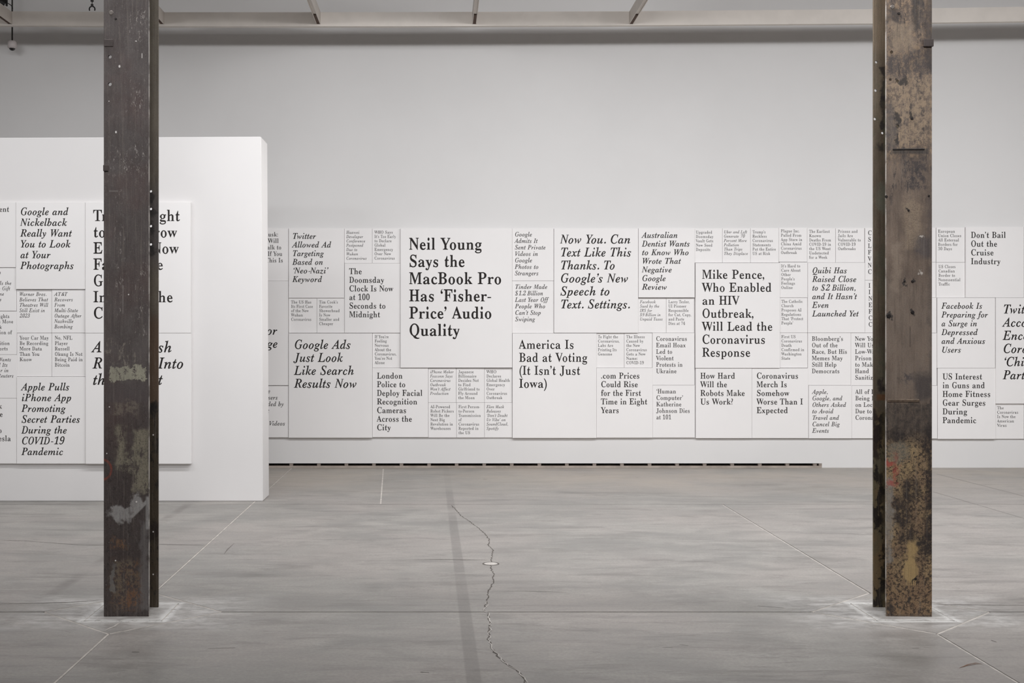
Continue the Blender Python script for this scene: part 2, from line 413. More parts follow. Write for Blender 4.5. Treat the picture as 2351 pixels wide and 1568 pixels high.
def adjust(co, fs, a, bb):
    cnt = {}
    for f in fs:
        for i in range(len(f)):
            e = (f[i], f[(i + 1) % len(f)]); cnt[e] = cnt.get(e, 0) + 1
    edges = [e for e in cnt if (e[1], e[0]) not in cnt]
    if not edges: return co
    # orientation of faces
    f = fs[0]; ar = 0
    ar = sum((co[f[i]][0] * co[f[(i + 1) % len(f)]][1] - co[f[(i + 1) % len(f)]][0] * co[f[i]][1]) for i in range(len(f)))
    sgn = 1 if ar > 0 else -1
    E = np.array(edges); A = co[E[:, 0]]; B = co[E[:, 1]]
    dd = B - A; L = np.linalg.norm(dd, axis=1) + 1e-12; dd = dd / L[:, None]
    nrm = np.stack([dd[:, 1], -dd[:, 0]], 1) * sgn      # outward
    mid = (A + B) / 2
    delta = np.zeros(len(E))
    r = -nrm[:, None, :]; q = A[None, :, :] - mid[:, None, :]; sg = (B - A)[None, :, :]
    den = r[..., 0] * sg[..., 1] - r[..., 1] * sg[..., 0]
    with np.errstate(all='ignore'):
        t = (q[..., 0] * sg[..., 1] - q[..., 1] * sg[..., 0]) / den
        u = (q[..., 0] * r[..., 1] - q[..., 1] * r[..., 0]) / den
        ok = (np.abs(den) > 1e-9) & (t > 1e-4) & (u >= -1e-6) & (u <= 1 + 1e-6)
    tt = np.where(ok, t, 1.0).min(axis=1)
    delta = np.where(tt < 0.19, np.clip((a + bb * tt - tt) / 2, -0.026, 0.014), 0.0)
    V = {}
    for i, e in enumerate(edges):
        V.setdefault(e[0], []).append(i); V.setdefault(e[1], []).append(i)
    new = co.copy()
    for v, es in V.items():
        if len(es) < 2: continue
        i, j = es[0], es[1]
        n1, n2 = nrm[i], nrm[j]; d1, d2 = delta[i], delta[j]
        den = n1[0] * n2[1] - n1[1] * n2[0]
        if abs(den) < 0.35: nv = (n1 + n2); nv = nv / (np.linalg.norm(nv) + 1e-9) * (d1 + d2) / 2
        else: nv = np.array([(d1 * n2[1] - d2 * n1[1]) / den, (n1[0] * d2 - n2[0] * d1) / den])
        l = np.linalg.norm(nv)
        if l > 0.035: nv *= 0.035 / l
        new[v] = co[v] + nv
    return new
GC = {}
SP = ' ' * 10
CI = mapc('I', False)
ALLC = sorted({mapc(c, it) for it in (False, True) for c in 'ABCDEFGHIJKLMNOPQRSTUVWXYZabcdefghijklmnopqrstuvwxyz0123456789'} | set('&()?'))
def clusters(co):
    o = np.argsort(co[:, 0]); x = co[o, 0]; cut = np.where(np.diff(x) > 1.2)[0] + 1
    return np.split(o, cut)
seq = [CI, CI]
for c in ALLC: seq += [c, CI]
_co, _fs = raw(SP.join(seq))
_cl = clusters(_co)
assert len(_cl) == len(seq)
_own = np.empty(len(_co), int)
for i, ix in enumerate(_cl): _own[ix] = i
_ff = [[] for _ in seq]
for f in _fs: _ff[_own[f[0]]].append(f)
_lsb = _co[_cl[0], 0].min()
_step = _co[_cl[1], 0].min() - _lsb          # advance of I plus the gap
_advI = raw(CI + CI)[0][:, 0].max() - raw(CI)[0][:, 0].max()
_gap = _step - _advI
BASE = {}
for k_, c in enumerate(ALLC):
    i = 2 + 2 * k_
    pen = _co[_cl[i - 1], 0].min() - _lsb + _step
    nxt = _co[_cl[i + 1], 0].min() - _lsb
    ix = _cl[i]; mp_ = {int(v): n_ for n_, v in enumerate(ix)}
    g_ = _co[ix].copy(); g_[:, 0] -= pen
    BASE[c] = (g_, [tuple(mp_[v] for v in f) for f in _ff[i]], nxt - pen - _gap)
capH = BASE[mapc('H', False)][0][:, 1].max()
WT = {'XS': (0.034, 0.50), 'S': (0.035, 0.56), 'M': (0.038, 0.60), 'L': (0.040, 0.57), 'XL': (0.042, 0.63)}
def vshape(co, c):
    """Lower the x-height to 0.6 of the capitals, keep ascenders."""
    xh, top = 0.473, 0.676
    y = co[:, 1].copy(); k = 0.87
    hi = y > xh
    y2 = np.where(y < 0, y * 0.92, y * k)
    y2 = np.where(hi, k * xh + (y - xh) * (0.700 - k * xh) / (0.69 - xh), y2)
    out = co.copy(); out[:, 1] = y2
    return out
def disc(cx_, cy_, r, n=14):
    return [(cx_ + r * math.cos(2 * math.pi * i / n), cy_ + r * math.sin(2 * math.pi * i / n)) for i in range(n)]
def punct(c, it, cls):
    r = {'XS': 0.062, 'S': 0.064, 'M': 0.066, 'L': 0.070, 'XL': 0.074}[cls]
    V, Fs = [], []
    def addp(p): Fs.append(tuple(range(len(V), len(V) + len(p)))); V.extend(p)
    def comma(x, y, up=False):
        s_ = -1 if up else 1
        addp(disc(x, y, r))
        q = [(x + s_ * r, y), (x + s_ * r * 0.95, y - s_ * r * 1.0), (x + s_ * r * 0.35, y - s_ * r * 2.1), (x - s_ * r * 0.7, y - s_ * r * 2.9), (x - s_ * r * 0.85, y - s_ * r * 2.6), (x - s_ * r * 0.1, y - s_ * r * 1.6), (x + s_ * 0.1 * r, y - s_ * r * 0.6)]
        Fs.append(tuple(range(len(V), len(V) + len(q)))[::-1]); V.extend(q)
    if c == '.': addp(disc(0.10, r * 0.9, r)); adv = 0.22
    elif c == ',': comma(0.10, r * 0.9); adv = 0.24
    elif c == ':': addp(disc(0.12, r * 0.9, r)); addp(disc(0.12, 0.36, r)); adv = 0.27
    elif c == '’': comma(0.10, 0.62); adv = 0.21
    elif c == '‘': comma(0.13, 0.50, True); adv = 0.24
    elif c == '-': addp([(0.03, 0.19), (0.27, 0.19), (0.27, 0.255), (0.03, 0.255)]); adv = 0.31
    return np.array(V, float), Fs, adv
def glyph(c, it, cls):
    kk = (c, it, cls)
    if kk in GC: return GC[kk]
    m = mapc(c, it)
    if c == ' ': GC[kk] = (None, None, 0.33); return GC[kk]
    if c in ".,:’‘-":
        co, fs, adv = punct(c, it, cls)
        if it: co[:, 0] += co[:, 1] * 0.24 - (0.06 if c in '’‘' else 0)
        GC[kk] = (co, fs, adv); return GC[kk]
    src = mapc('S', it) if c == '$' else m
    co, fs, adv = BASE[src]
    if c.islower(): co = vshape(co, c)
    a, bb = WT[cls]
    co = adjust(co, fs, a, bb)
    sh = 0.0
    if it and not (c.isalpha() or c == '$'): sh = 0.26
    if c == '$':
        x0 = (co[:, 0].min() + co[:, 0].max()) / 2; y0, y1 = -0.07, capH + 0.07; hw = 0.018; s_ = 0.26 if it else 0
        q = np.array([[x0 - hw + s_ * (y - 0.3), y] if k in (0, 3) else [x0 + hw + s_ * (y - 0.3), y] for k, y in ((0, y0), (1, y0), (2, y1), (3, y1))])
        n = len(co); co = np.vstack([co, q]); fs = fs + [(n, n + 1, n + 2, n + 3)]
    if sh: co = co.copy(); co[:, 0] += co[:, 1] * sh
    if c in 'MNHDGOQ' : co = co.copy(); co[:, 0] *= 0.93; adv *= 0.93
    ls = (0.022 if c.islower() else 0.004) + (0.01 if cls == 'XS' else 0)
    co = co + np.array([ls / 2, 0])
    GC[kk] = (co, fs, adv + ls); return GC[kk]
KERN = {}
for a_, bs, v in (('T', 'owrhei', -0.06), ('Y', 'oe', -0.075), ('W', 'aohrie', -0.035), ('V', 'aoi', -0.05), ('F', 'ao', -0.035), ('A', 'vwyV’', -0.04), ('P', 'ao', -0.03), ('L', 'T’yY', -0.05), ('r', ',.', -0.05), ('k', 'e', -0.01)):
    for b_ in bs: KERN[a_ + b_] = v
KERN['Th'] = 0.0; KERN['Ti'] = -0.01; KERN['Wh'] = 0.0; KERN['Wi'] = 0.0
def line(s, it, cls):
    X = 0; V = []; Fs = []; n = 0
    for i, c in enumerate(s):
        co, fs, adv = glyph(c, it, cls)
        if i: X += KERN.get(s[i - 1] + c, 0)
        if co is not None:
            V.append(co + np.array([X, 0])); Fs += [tuple(k + n for k in f) for f in fs]; n += len(co)
        X += adv
    V = np.vstack(V)
    return V, Fs
PITCH = {'XS': 9.9, 'S': 14.82, 'M': 19.75, 'L': 29.7, 'XL': 39.4}
XSC = {('XS', 0): .85, ('XS', 1): .9, ('S', 0): .86, ('S', 1): .91, ('M', 0): .87, ('M', 1): .92, ('L', 0): .87, ('L', 1): .91, ('XL', 0): .87, ('XL', 1): .87}
THK = {'XS': 0.020, 'S': 0.028, 'M': 0.034, 'L': 0.046, 'XL': 0.050}
SIZE = {'XS': 'small', 'S': 'mid-small', 'M': 'mid-size', 'L': 'large', 'XL': 'largest'}
prn = random.Random(11)
fitlog = {}
def panel(rect, spec, tx=0, base=0, lines=(), phrase='', dist=D, label=None, pitch=None, thk=None, front=None):
    cls, it = spec.rstrip('i'), spec.endswith('i')
    x0, y0, x1, y1 = rect
    back = dist - 0.0015
    sc_ = 1.0 if dist == D else 1.25
    th = (thk or THK[cls]) + prn.uniform(-0.004, 0.004)
    dfront = back - th
    a, b = W(x0, y0, back), W(x1, y1, back)
    g = 0.0012
    bm = bmesh.new()
    box(bm, (a.x + g, back - th, b.z + g), (b.x - g, back, a.z - g), 0.0012)
    board = fin(bm, 'headline_panel', M_board)
    where = 'on the far wall' if dist == D else 'on the partition wall'
    tag(board, label or f"{SIZE[cls]} white panel {where}, {'italic' if it else 'upright'} headline with words ‘{phrase}’", 'panel', 'headline panels ' + where)
    if not lines: return board
    pt = pitch or PITCH[cls] * sc_
    em = pt * 0.69 / capH        # pixels per em so that capitals reach 0.69 of the line pitch
    VV, FF, n = [], [], 0
    for i, ln in enumerate(lines):
        items = ln if isinstance(ln, list) else [ln]
        for itm in items:
            if itm is None: continue
            s, r = itm[0], itm[1]; l = itm[2] if len(itm) > 2 else tx
            V, Fs = line(s, it, cls)
            mx_ = V[:, 0].max()
            if l is None:           # right-anchored fragment
                xs = em * XSC[(cls, int(it))]; l = r - mx_ * xs
            elif r is None: xs = em * XSC[(cls, int(it))]
            else:
                xs = (r - l) / mx_
                fitlog.setdefault((cls, it), []).append(xs / em)
            px = l + V[:, 0] * xs; py = base + i * pt - V[:, 1] * em
            VV.append(np.stack([(px - VX) * back / F, np.full(len(px), back - th - 0.0006), H + (VY - py) * back / F], 1))
            FF += [tuple(k + n for k in f) for f in Fs]; n += len(V)
    VV = np.vstack(VV)
    me = bpy.data.meshes.new('lettering'); me.from_pydata(VV.tolist(), [], FF); me.update()
    link('lettering', me, M_ink, board)
    return board

P = panel
# ---- far wall, left to right
P((567, 524.5, 663, 645), 'S', 574, 543.4, [('Elon Musk:', 638.8), ('Teslas Will', 640.3), ('Soon Talk to', 646.2), ('People If You', 648.5), ('Want. This Is', 649.8), ('Real', None)], label='mid-small white panel half hidden behind the partition, its lines ending in ‘This Is’')
P((471, 645, 663, 884.5), 'Li', 480, 768.5, [('or', 637.8, None), ('ge', 638.3, None)], label='large white panel half hidden behind the partition, large italic endings ‘or’ and ‘ge’')
P((567, 885, 663, 1004), 'Si', 574, 902.3, [('e', 621, None), ('Users', 638.3, None), ('ded by', 651.8, None), (':', 619, None), None and 0 or [None], ('Videos', 655.1, None)], label='mid-small white panel half hidden behind the partition, its last italic word ‘Videos’')
P((663.5, 524.5, 791, 684.5), 'Mi', 672.5, 549, [('Twitter', 726.3), ('Allowed Ad', 761.3), ('Targeting', 744.2), ('Based on', 741.9), ('‘Neo-Nazi’', 754.7), ('Keyword', 740.4)], 'Targeting Based on')
P((791, 524.5, 855, 604.5), 'XSi', 795.3, 537, [('Huawei', 825.1), ('Developer', 834), ('Conference', 838.6), ('Postponed', 834.3), ('Due to', 820.3), ('Wuhan', 822), ('Coronavirus', 842)], 'Developer Conference Postponed')
P((855, 524.5, 919.5, 604.5), 'XS', 859.8, 536.7, [('WHO Says', 901.7), ('It’s Too Early', 909), ('to Declare', 899.1), ('Global', 884.8), ('Emergency', 902.5), ('Over New', 897.9), ('Coronavirus', 906.3)], 'It’s Too Early')
P((791.5, 604.5, 919.5, 764.5), 'M', 801.9, 629.7, [('The', 831), ('Doomsday', 882), ('Clock Is Now', 903), ('at 100', 848.9), ('Seconds to', 885.1), ('Midnight', 873.1)], 'Seconds to Midnight')
P((663.5, 684.5, 728, 764.5), 'XS', 668.6, 696.8, [('The US Has', 714.9), ('Its First Case', 718.7), ('of the New', 709.2), ('Wuhan', 695.7), ('Coronavirus', 714.9)], 'Its First Case')
P((728, 684.5, 791.5, 764.5), 'XS', 733, 696.8, [('Tim Cook’s', 775.9), ('Favorite', 763.4), ('Showerhead', 779.9), ('Is Now', 758.8), ('Smaller and', 779.2), ('Cheaper', 765.4)], 'Smaller and Cheaper')
P((919.5, 525, 1175.5, 844), 'XL', 938.9, 574, [('Neil Young', 1105.4), ('Says the', 1066.6), ('MacBook Pro', 1150), ('Has ‘Fisher-', 1127), ('Price’ Audio', 1127.6), ('Quality', 1055)], label='largest and thickest white panel, six lines of the biggest upright lettering ending in ‘Quality’')
P((663.5, 765, 855.5, 1004.5), 'Li', 677, 800.7, [('Google Ads', 805.7), ('Just Look', 788.1), ('Like Search', 813.1), ('Results Now', 819)], 'Just Look Like Search')
P((855.5, 764.5, 919.5, 844), 'XS', 860.4, 776.2, [('If You’re', 892.2), ('Feeling', 887.9), ('Nervous', 892.2), ('About the', 898.1), ('Coronavirus,', 909.9), ('You’re Not', 900.4), ('Alone', 883.1)], 'Feeling Nervous')
P((855.5, 844, 983.5, 1003.5), 'M', 865.4, 868.9, [('London', 924.1), ('Police to', 930.5), ('Deploy Facial', 969.6), ('Recognition', 957.8), ('Cameras', 932.3), ('Across the', 945.8), ('City', 897.3)], 'Police to Deploy')
P((983.5, 844.5, 1047.5, 924), 'XSi', 987.5, 856.6, [('iPhone Maker', 1041.6), ('Foxconn Says', 1039), ('Coronavirus', 1034.4), ('Outbreak', 1023.7), ('Won’t Affect', 1034.2), ('Production', 1029.6)], 'Won’t Affect Production')
P((1047.5, 844.5, 1112, 924), 'XS', 1052, 856.6, [('Japanese', 1087.2), ('Billionaire', 1093.6), ('Decides Not', 1099), ('to Find', 1080.1), ('Girlfriend to', 1101), ('Fly Around', 1096.2), ('the Moon', 1089.5)], 'Fly Around the Moon')
P((1112, 844.5, 1175.5, 924), 'XS', 1116.6, 856.6, [('WHO', 1139.1), ('Declares', 1150), ('Global Health', 1170.4), ('Emergency', 1159), ('Over', 1135.5), ('Coronavirus', 1163.6), ('Outbreak', 1153.3)], 'Global Health Emergency')
P((983.5, 924, 1048, 1004.5), 'XS', 988.2, 936.8, [('AI-Powered', 1033.4), ('Robot Pickers', 1041.6), ('Will Be the', 1031.9), ('Next Big', 1021.1), ('Revolution in', 1039.5), ('Warehouses', 1034.4)], 'Revolution in Warehouses')
P((1048, 924, 1112, 1004.5), 'XS', 1052.4, 936.8, [('First Person-', 1102), ('to-Person', 1088.5), ('Transmission', 1103.3), ('of', 1059.7), ('Coronavirus', 1099.7), ('Reported in', 1098.2), ('the US', 1078.8)], 'First Person-to-Person')
P((1112, 924, 1176, 1004.5), 'XSi', 1116.8, 936.8, [('Elon Musk', 1157.2), ('Releases', 1149.5), ('‘Don’t Doubt', 1165.1), ('Ur Vibe’ on', 1160.2), ('SoundCloud,', 1166.1), ('Spotify', 1144.4)], 'Don’t Doubt')
P((1175.5, 524.5, 1271, 645), 'Si', 1181.7, 543.4, [('Google', 1220.7), ('Admits It', 1234), ('Sent Private', 1252), ('Videos in', 1234.3), ('Google', 1221), ('Photos to', 1235.3), ('Strangers', 1235.7)], 'Sent Private Videos')
P((1175.5, 645, 1271, 765), 'Si', 1182.3, 663.4, [('Tinder Made', 1255.9), ('$1.2 Billion', 1246.1), ('Last Year Off', 1259.4), ('People Who', 1251), ('Can’t Stop', 1241), ('Swiping', 1228.1)], 'Can’t Stop Swiping')
P((1271, 525, 1464, 764.5), 'Li', 1286, 559.7, [('Now You. Can', 1445.7), ('Text Like This', 1447.6), ('Thanks. To', 1410), ('Google’s New', 1440.4), ('Speech to', 1398.1), ('Text. Settings.', 1444.7)], 'Text Like This Thanks')
P((1464, 524.5, 1593, 683.5), 'Mi', 1472.5, 547, [('Australian', 1553.3), ('Dentist Wants', 1581.4), ('to Know Who', 1578.7), ('Wrote That', 1561.5), ('Negative', 1540.2), ('Google', 1526.3), ('Review', 1528.8)], 'Australian Dentist', thk=0.05)
P((1464, 684, 1529, 764), 'XSi', 1468.7, 696.2, [('Facebook', 1504.9), ('Sued by the', 1512.8), ('IRS for', 1496.5), ('$9 Billion in', 1515.7), ('Unpaid Taxes', 1520.6)], 'Unpaid Taxes')
P((1529, 684, 1593.5, 764), 'XS', 1533.7, 696.2, [('Larry Tesler,', 1582), ('UI Pioneer', 1575.2), ('Responsible', 1580), ('for Cut, Copy,', 1586), ('and Paste', 1569.9), ('Dies at 74', 1571.9)], 'Dies at 74')
P((1176, 765, 1368.5, 1005), 'L', 1190.5, 800.7, [('America Is', 1315.6), ('Bad at Voting', 1347), ('(It Isn’t Just', 1331.2), ('Iowa)', 1254.6)], 'Bad at Voting')
P((1368.5, 764.5, 1432.5, 844), 'XS', 1372.2, 776.4, [('To Fight the', 1418.3), ('Coronavirus,', 1421.6), ('Labs Are', 1407.1), ('Printing Its', 1415.1), ('Genome', 1404.9)], 'Printing Its Genome')
P((1432.5, 764.5, 1497, 844), 'XS', 1437, 776.4, [('The Illness', 1479.2), ('Caused by', 1476.3), ('the New', 1468.5), ('Coronavirus', 1483.9), ('Gets a New', 1481.4), ('Name:', 1462.9), ('COVID-19', 1477.2)], 'Gets a New Name')
P((1497, 764, 1593.5, 884), 'S', 1505, 782.4, [('Coronavirus', 1575.6), ('Email Hoax', 1573), ('Led to', 1541.9), ('Violent', 1545.5), ('Protests in', 1565.6), ('Ukraine', 1552)], 'Violent Protests')
P((1368.5, 844, 1497.5, 1004.5), 'M', 1378.5, 868.8, [('.com Prices', 1466.5), ('Could Rise', 1463.1), ('for the First', 1470.5), ('Time in Eight', 1484.8), ('Years', 1419.2)], 'Time in Eight Years')
P((1497.5, 884, 1594.5, 1004.5), 'S', 1505.4, 902.9, [('‘Human', 1550.6), ('Computer’', 1566.7), ('Katherine', 1563.1), ('Johnson Dies', 1582.1), ('at 101', 1539.5)], 'Dies at 101')
P((1593, 524.5, 1657.5, 603.5), 'XS', 1596.6, 536.8, [('Upgraded', 1633.8), ('Doomsday', 1636.7), ('Vault Gets', 1636.2), ('New Seed', 1634.2), ('Deposits', 1629.5)], 'New Seed Deposits')
P((1657.5, 524.5, 1722, 603.5), 'XSi', 1661, 536, [('Uber and Lyft', 1714.2), ('Generate 70', 1709.1), ('Percent More', 1713), ('Pollution', 1695.4), ('Than Trips', 1703.3), ('They Displace', 1715.8)], 'Than Trips They Displace')
P((1722, 524, 1787, 603.5), 'XS', 1726.3, 536, [('Trump’s', 1756.1), ('Reckless', 1759), ('Coronavirus', 1772.9), ('Statements', 1768.2), ('Put the Entire', 1779.8), ('US at Risk', 1767.2)], 'US at Risk')
P((1787, 523, 1852, 601.5), 'XS', 1791.5, 533.8, [('Plague Inc.', 1834), ('Pulled From', 1838.7), ('App Store in', 1840.4), ('China Amid', 1838.3), ('Coronavirus', 1838.9), ('Outbreak', 1828.5)], 'Pulled From')
P((1852, 524, 1917, 603), 'XS', 1856.3, 534.8, [('The Earliest', 1903.8), ('Known', 1883.7), ('Deaths From', 1906.5), ('COVID-19 in', 1906.5), ('the US Went', 1905.8), ('Undetected', 1901.3), ('for a Week', 1898.3)], 'Undetected for a Week')
P((1917, 524, 1983, 603), 'XS', 1922, 534.8, [('Prisons and', 1967), ('Jails Are', 1956.2), ('Vulnerable to', 1974.2), ('COVID-19', 1962.3), ('Outbreaks', 1962.5)], 'Prisons and Jails')
P((1594.5, 604, 1788, 845), 'L', 1609.2, 640.5, [('Mike Pence,', 1751.8), ('Who Enabled', 1768.2), ('an HIV', 1695.4), ('Outbreak,', 1727.1), ('Will Lead the', 1770.4), ('Coronavirus', 1753.2), ('Response', 1719.7)], 'Will Lead the', thk=0.045)
P((1788, 602, 1852.5, 683.5), 'XS', 1791.6, 614.1, [('It’s Hard to', 1835.3), ('Care About', 1836.1), ('Other', 1814), ('People’s', 1822.4), ('Feelings', 1823.2), ('Online', 1817.9)], 'Care About Other', thk=0.026)
P((1788, 683.5, 1852.5, 764), 'XS', 1792.4, 695.3, [('The Catholic', 1841.6), ('Church', 1820.5), ('Proposes AI', 1838.5), ('Regulations', 1837.5), ('That ‘Protect', 1842.6), ('People’', 1819.3)], 'Proposes AI Regulations')
P((1852.5, 603, 1983.5, 764), 'Mi', 1863, 627.8, [('Quibi Has', 1942), ('Raised Close', 1963.5), ('to $2 Billion,', 1961.9), ('and It Hasn’t', 1965.4), ('Even', 1900.3), ('Launched Yet', 1969.4)], 'Hasn’t Even Launched Yet')
P((1788.5, 764, 1853, 844.5), 'XS', 1792.7, 776.2, [('First US', 1825.1), ('Coronavirus', 1840), ('Death', 1816.2), ('Confirmed in', 1845), ('Washington', 1838.9), ('State', 1813)], 'Confirmed in Washington')
P((1853, 764, 1952, 884.5), 'S', 1862, 782.4, [('Bloomberg’s', 1933.3), ('Out of the', 1921.1), ('Race, But His', 1942.3), ('Memes May', 1932.7), ('Still Help', 1918.2), ('Democrats', 1925.1)], 'Memes May Still Help')
P((1952, 764, 2050, 885), 'S', 1961, 782.4, [('New York', None), ('Will Use', None), ('Low-Wage', None), ('Prison Labor', None), ('to Make', None), ('Hand', 1993), ('Sanitizer', None)], 'Prison Labor to Make Hand')
P((1595.5, 845, 1724.5, 1005.5), 'M', 1606, 869, [('How Hard', 1685.4), ('Will the', 1667.3), ('Robots Make', 1707.9), ('Us Work?', 1680.9)], 'Robots Make Us Work')
P((1724.5, 845, 1854, 1005.5), 'M', 1735, 869, [('Coronavirus', 1830), ('Merch Is', 1804.1), ('Somehow', 1810.1), ('Worse Than I', 1841.2), ('Expected', 1806.6)], 'Worse Than I Expected')
P((1854.5, 884.5, 1953.5, 1006), 'Si', 1863, 904, [('Apple,', 1898.3), ('Google, and', 1932), ('Others Asked', 1940.5), ('to Avoid', 1911.5), ('Travel and', 1924.4), ('Cancel Big', 1926), ('Events', 1901)], 'Cancel Big Events')
P((1953.5, 885, 2050, 1006), 'S', 1961.5, 904, [('All of Italy Is', None), ('Being Put', None), ('on Lockdown', None), ('Due to', None), ('Coronavirus', None)], 'Being Put on Lockdown')
P((1983.5, 523.5, 2083, 643.5), 'S', 1990, 540.1, [(c, None) for c in 'CSLFVNC'], label='upper white panel half behind the right column, first letters C, S, L, F showing')
P((1983.5, 643.5, 2083, 764), 'S', 1991.5, 660.8, [(c, None) for c in 'IINEFCC'], label='second white panel down behind the right column, first letters I, I, N, E showing')
P((2083, 523, 2147.5, 602), 'XS', label='blank white panel edge right of the right column, topmost of the slivers')
P((2083, 602, 2147.5, 683), 'XS', label='blank white panel edge right of the right column, second sliver from the top')
P((2083, 683, 2147.5, 764.5), 'XS', label='blank white panel edge right of the right column, third sliver from the top', thk=0.028)
P((2050, 764.5, 2148.5, 885), 'S', label='blank white panel edge right of the right column, fourth sliver from the top')
P((2050, 885, 2149.5, 1006.5), 'S', label='blank white panel edge right of the right column, lowest of the slivers')
P((2148, 522.5, 2213.5, 602.5), 'XS', 2152, 534.6, [('European', 2190.6), ('Union Closes', 2204.9), ('All External', 2200), ('Borders for', 2197), ('30 Days', 2183.4)], 'All External Borders', pitch=10)
P((2148, 602.5, 2214, 683.5), 'XS', 2153, 615.6, [('US Closes', 2192), ('Canadian', 2190.6), ('Border to', 2191), ('Nonessential', 2203.4), ('Traffic', 2179.3)], 'Border to Nonessential Traffic', pitch=10)
P((2214, 521.5, 2347.5, 683.5), 'M', 2225.5, 546.7, [('Don’t Bail', 2305.4), ('Out the', 2285.8), ('Cruise', 2277.6), ('Industry', 2293.4)], 'Don’t Bail Out', pitch=20.1)
P((2148.5, 683.5, 2281.5, 845), 'Mi', 2158.7, 709, [('Facebook Is', 2251.6), ('Preparing for', 2264.7), ('a Surge in', 2239.5), ('Depressed', 2241.8), ('and Anxious', 2258.3), ('Users', 2203)], 'Depressed and Anxious', pitch=20.07)
P((2150, 845, 2283, 1007.5), 'M', 2160.8, 870.9, [('US Interest', 2252), ('in Guns and', 2257.6), ('Home Fitness', 2270.4), ('Gear Surges', 2259), ('During', 2217.3), ('Pandemic', 2238.4)], 'Gear Surges During', pitch=20)
P((2282, 683.5, 2478, 926.5), 'Li', 2299, 719.9, [('Twitter Locks', None), ('Account', None), ('Encouraging', None), ('Coronavirus', None), ('‘Chickenpox', None), ('Parties’', None)], label='large white panel cut by the right frame edge, large italic lettering', pitch=30.1)
P((2283, 926.5, 2349, 1007.5), 'XS', 2287.3, 939.4, [('The', 2302.4), ('Coronavirus', 2335.5), ('Is Now the', 2329.5), ('American', 2326.1), ('Virus', 2308.8)], 'American Virus', pitch=10)
P((2347.5, 521, 2480, 683.5), 'M', label='white panel sliver at the upper right frame edge')
P((2349, 926.5, 2414, 1007.5), 'XS', label='white panel sliver at the lower right frame edge')
# ---- partition wall
Q = lambda *a, **k: panel(*a, dist=DP, **k)
Q((39.5, 465, 199, 664.5), 'Mi', 50.5, 494.7, [('Google and', 160.4), ('Nickelback', 157), ('Really Want', 168.4), ('You to Look', 165), ('at Your', 119.1), ('Photographs', 172.1)], 'You to Look at', thk=0.04)
Q((199, 465, 440, 765), 'L', 217, 508.6, [[('Tr', None, 217), ('ight', 415.8, None)], [('to', None, 217), ('row', 409, None)], [('E', None, 217), ('Now', 412.9, None)], [('Fa', None, 217), ('e', 376.7, None)], ('G', None), [('In', None, 217), ('he', 399, None)], ('C', None)], label='large white panel behind the left column, upright lettering, one line ending in ‘Now’')
Q((199.5, 765, 441, 1064), 'Li', 217, 808.7, [[('A', None, 216), ('sh', 396.5, None)], [('R', None, 217), ('Into', 423, None)], [('th', None, 217), ('t', 376.5, None)]], label='large white panel low behind the left column, italic line ending in ‘Into’')
Q((40, 664.5, 121, 764.5), 'XSi', 46.3, 679.5, [('Warner Bros.', 108.2), ('Believes That', 112), ('Theatres Will', 112.4), ('Still Exist in', 104.4), ('2023', 70.3)], 'Theatres Will Still Exist', thk=.022)
Q((121, 664.5, 199.5, 764.5), 'XSi', 127, 679.5, [('AT&T', 157.4), ('Recovers', 169.2), ('From', 151), ('Multi-State', 181), ('Outage After', 189), ('Nashville', 170.5), ('Bombing', 168.8)], 'Multi-State Outage', thk=.022)
Q((40.5, 764.5, 121, 864.5), 'XS', 46.7, 779.6, [('Your Car May', 113.2), ('Be Recording', 112.4), ('More Data', 98), ('Than You', 92.2), ('Know', 74.9)], 'Your Car May', thk=.022)
Q((121, 764.5, 199.5, 864.5), 'XS', 127.5, 779.6, [('No, NFL', 168), ('Player', 157.8), ('Russell', 161.6), ('Okung Is Not', 191), ('Being Paid in', 191.5), ('Bitcoin', 161.6)], 'Being Paid in', thk=.022)
Q((41, 864.5, 200, 1064), 'Mi', 52.5, 895.8, [('Apple Pulls', 161.6), ('iPhone App', 165.8), ('Promoting', 153.2), ('Secret Parties', 186), ('During the', 155.7), ('COVID-19', 150.7), ('Pandemic', 147.3)], 'Secret Parties', thk=.03)
Q((-80, 465, 39.5, 614.5), 'S', 0, 487.1, [('ent', 24, None)], label='white panel at the left frame edge, topmost, with the word ending ‘ent’', thk=.034)
Q((-41, 614.5, 40, 714.3), 'XSi', 0, 629.4, [('n', 4.2, None), [None], ('Is the', 28.2, None), ('y Gift', 25.7, None), ('ne', 11.4, None), ('ly', 5.5, None)], label='small white panel at the left frame edge, italic lines with ‘Gift’', thk=.022)
Q((-41, 714.3, 40.5, 814), 'XS', 0, 730, [('ights', 23.1, None), ('s Move', 32, None), ('k', 6.3, None), ('sion of', 29.5, None), [None], ('sition', 24, None), ('orts', 19.4, None)], label='small white panel at the left frame edge, upright lines with ‘Move’', thk=.022)
Q((-41, 814, 41, 914), 'XSi', 0, 829.3, [('Wants', 27.4, None), ('d Its', 19.4, None), ('ar in', 21.5, None), ('Reuters', 33.2, None)], label='small white panel at the left frame edge, italic lines with ‘Wants’', thk=.022)
Q((-80, 914, 41, 1064), 'S', 0, 937.9, [('k', 7.2, None), ('de', 8.4, None), [None], ('o', 6, None), ('Tesla', 27, None)], label='white panel at the lower left frame edge, lowest of the edge panels', thk=.028)
print('FIT', {k: (round(float(np.median(v)), 3), round(float(np.std(v)), 3)) for k, v in fitlog.items()}, 'cap', capH)

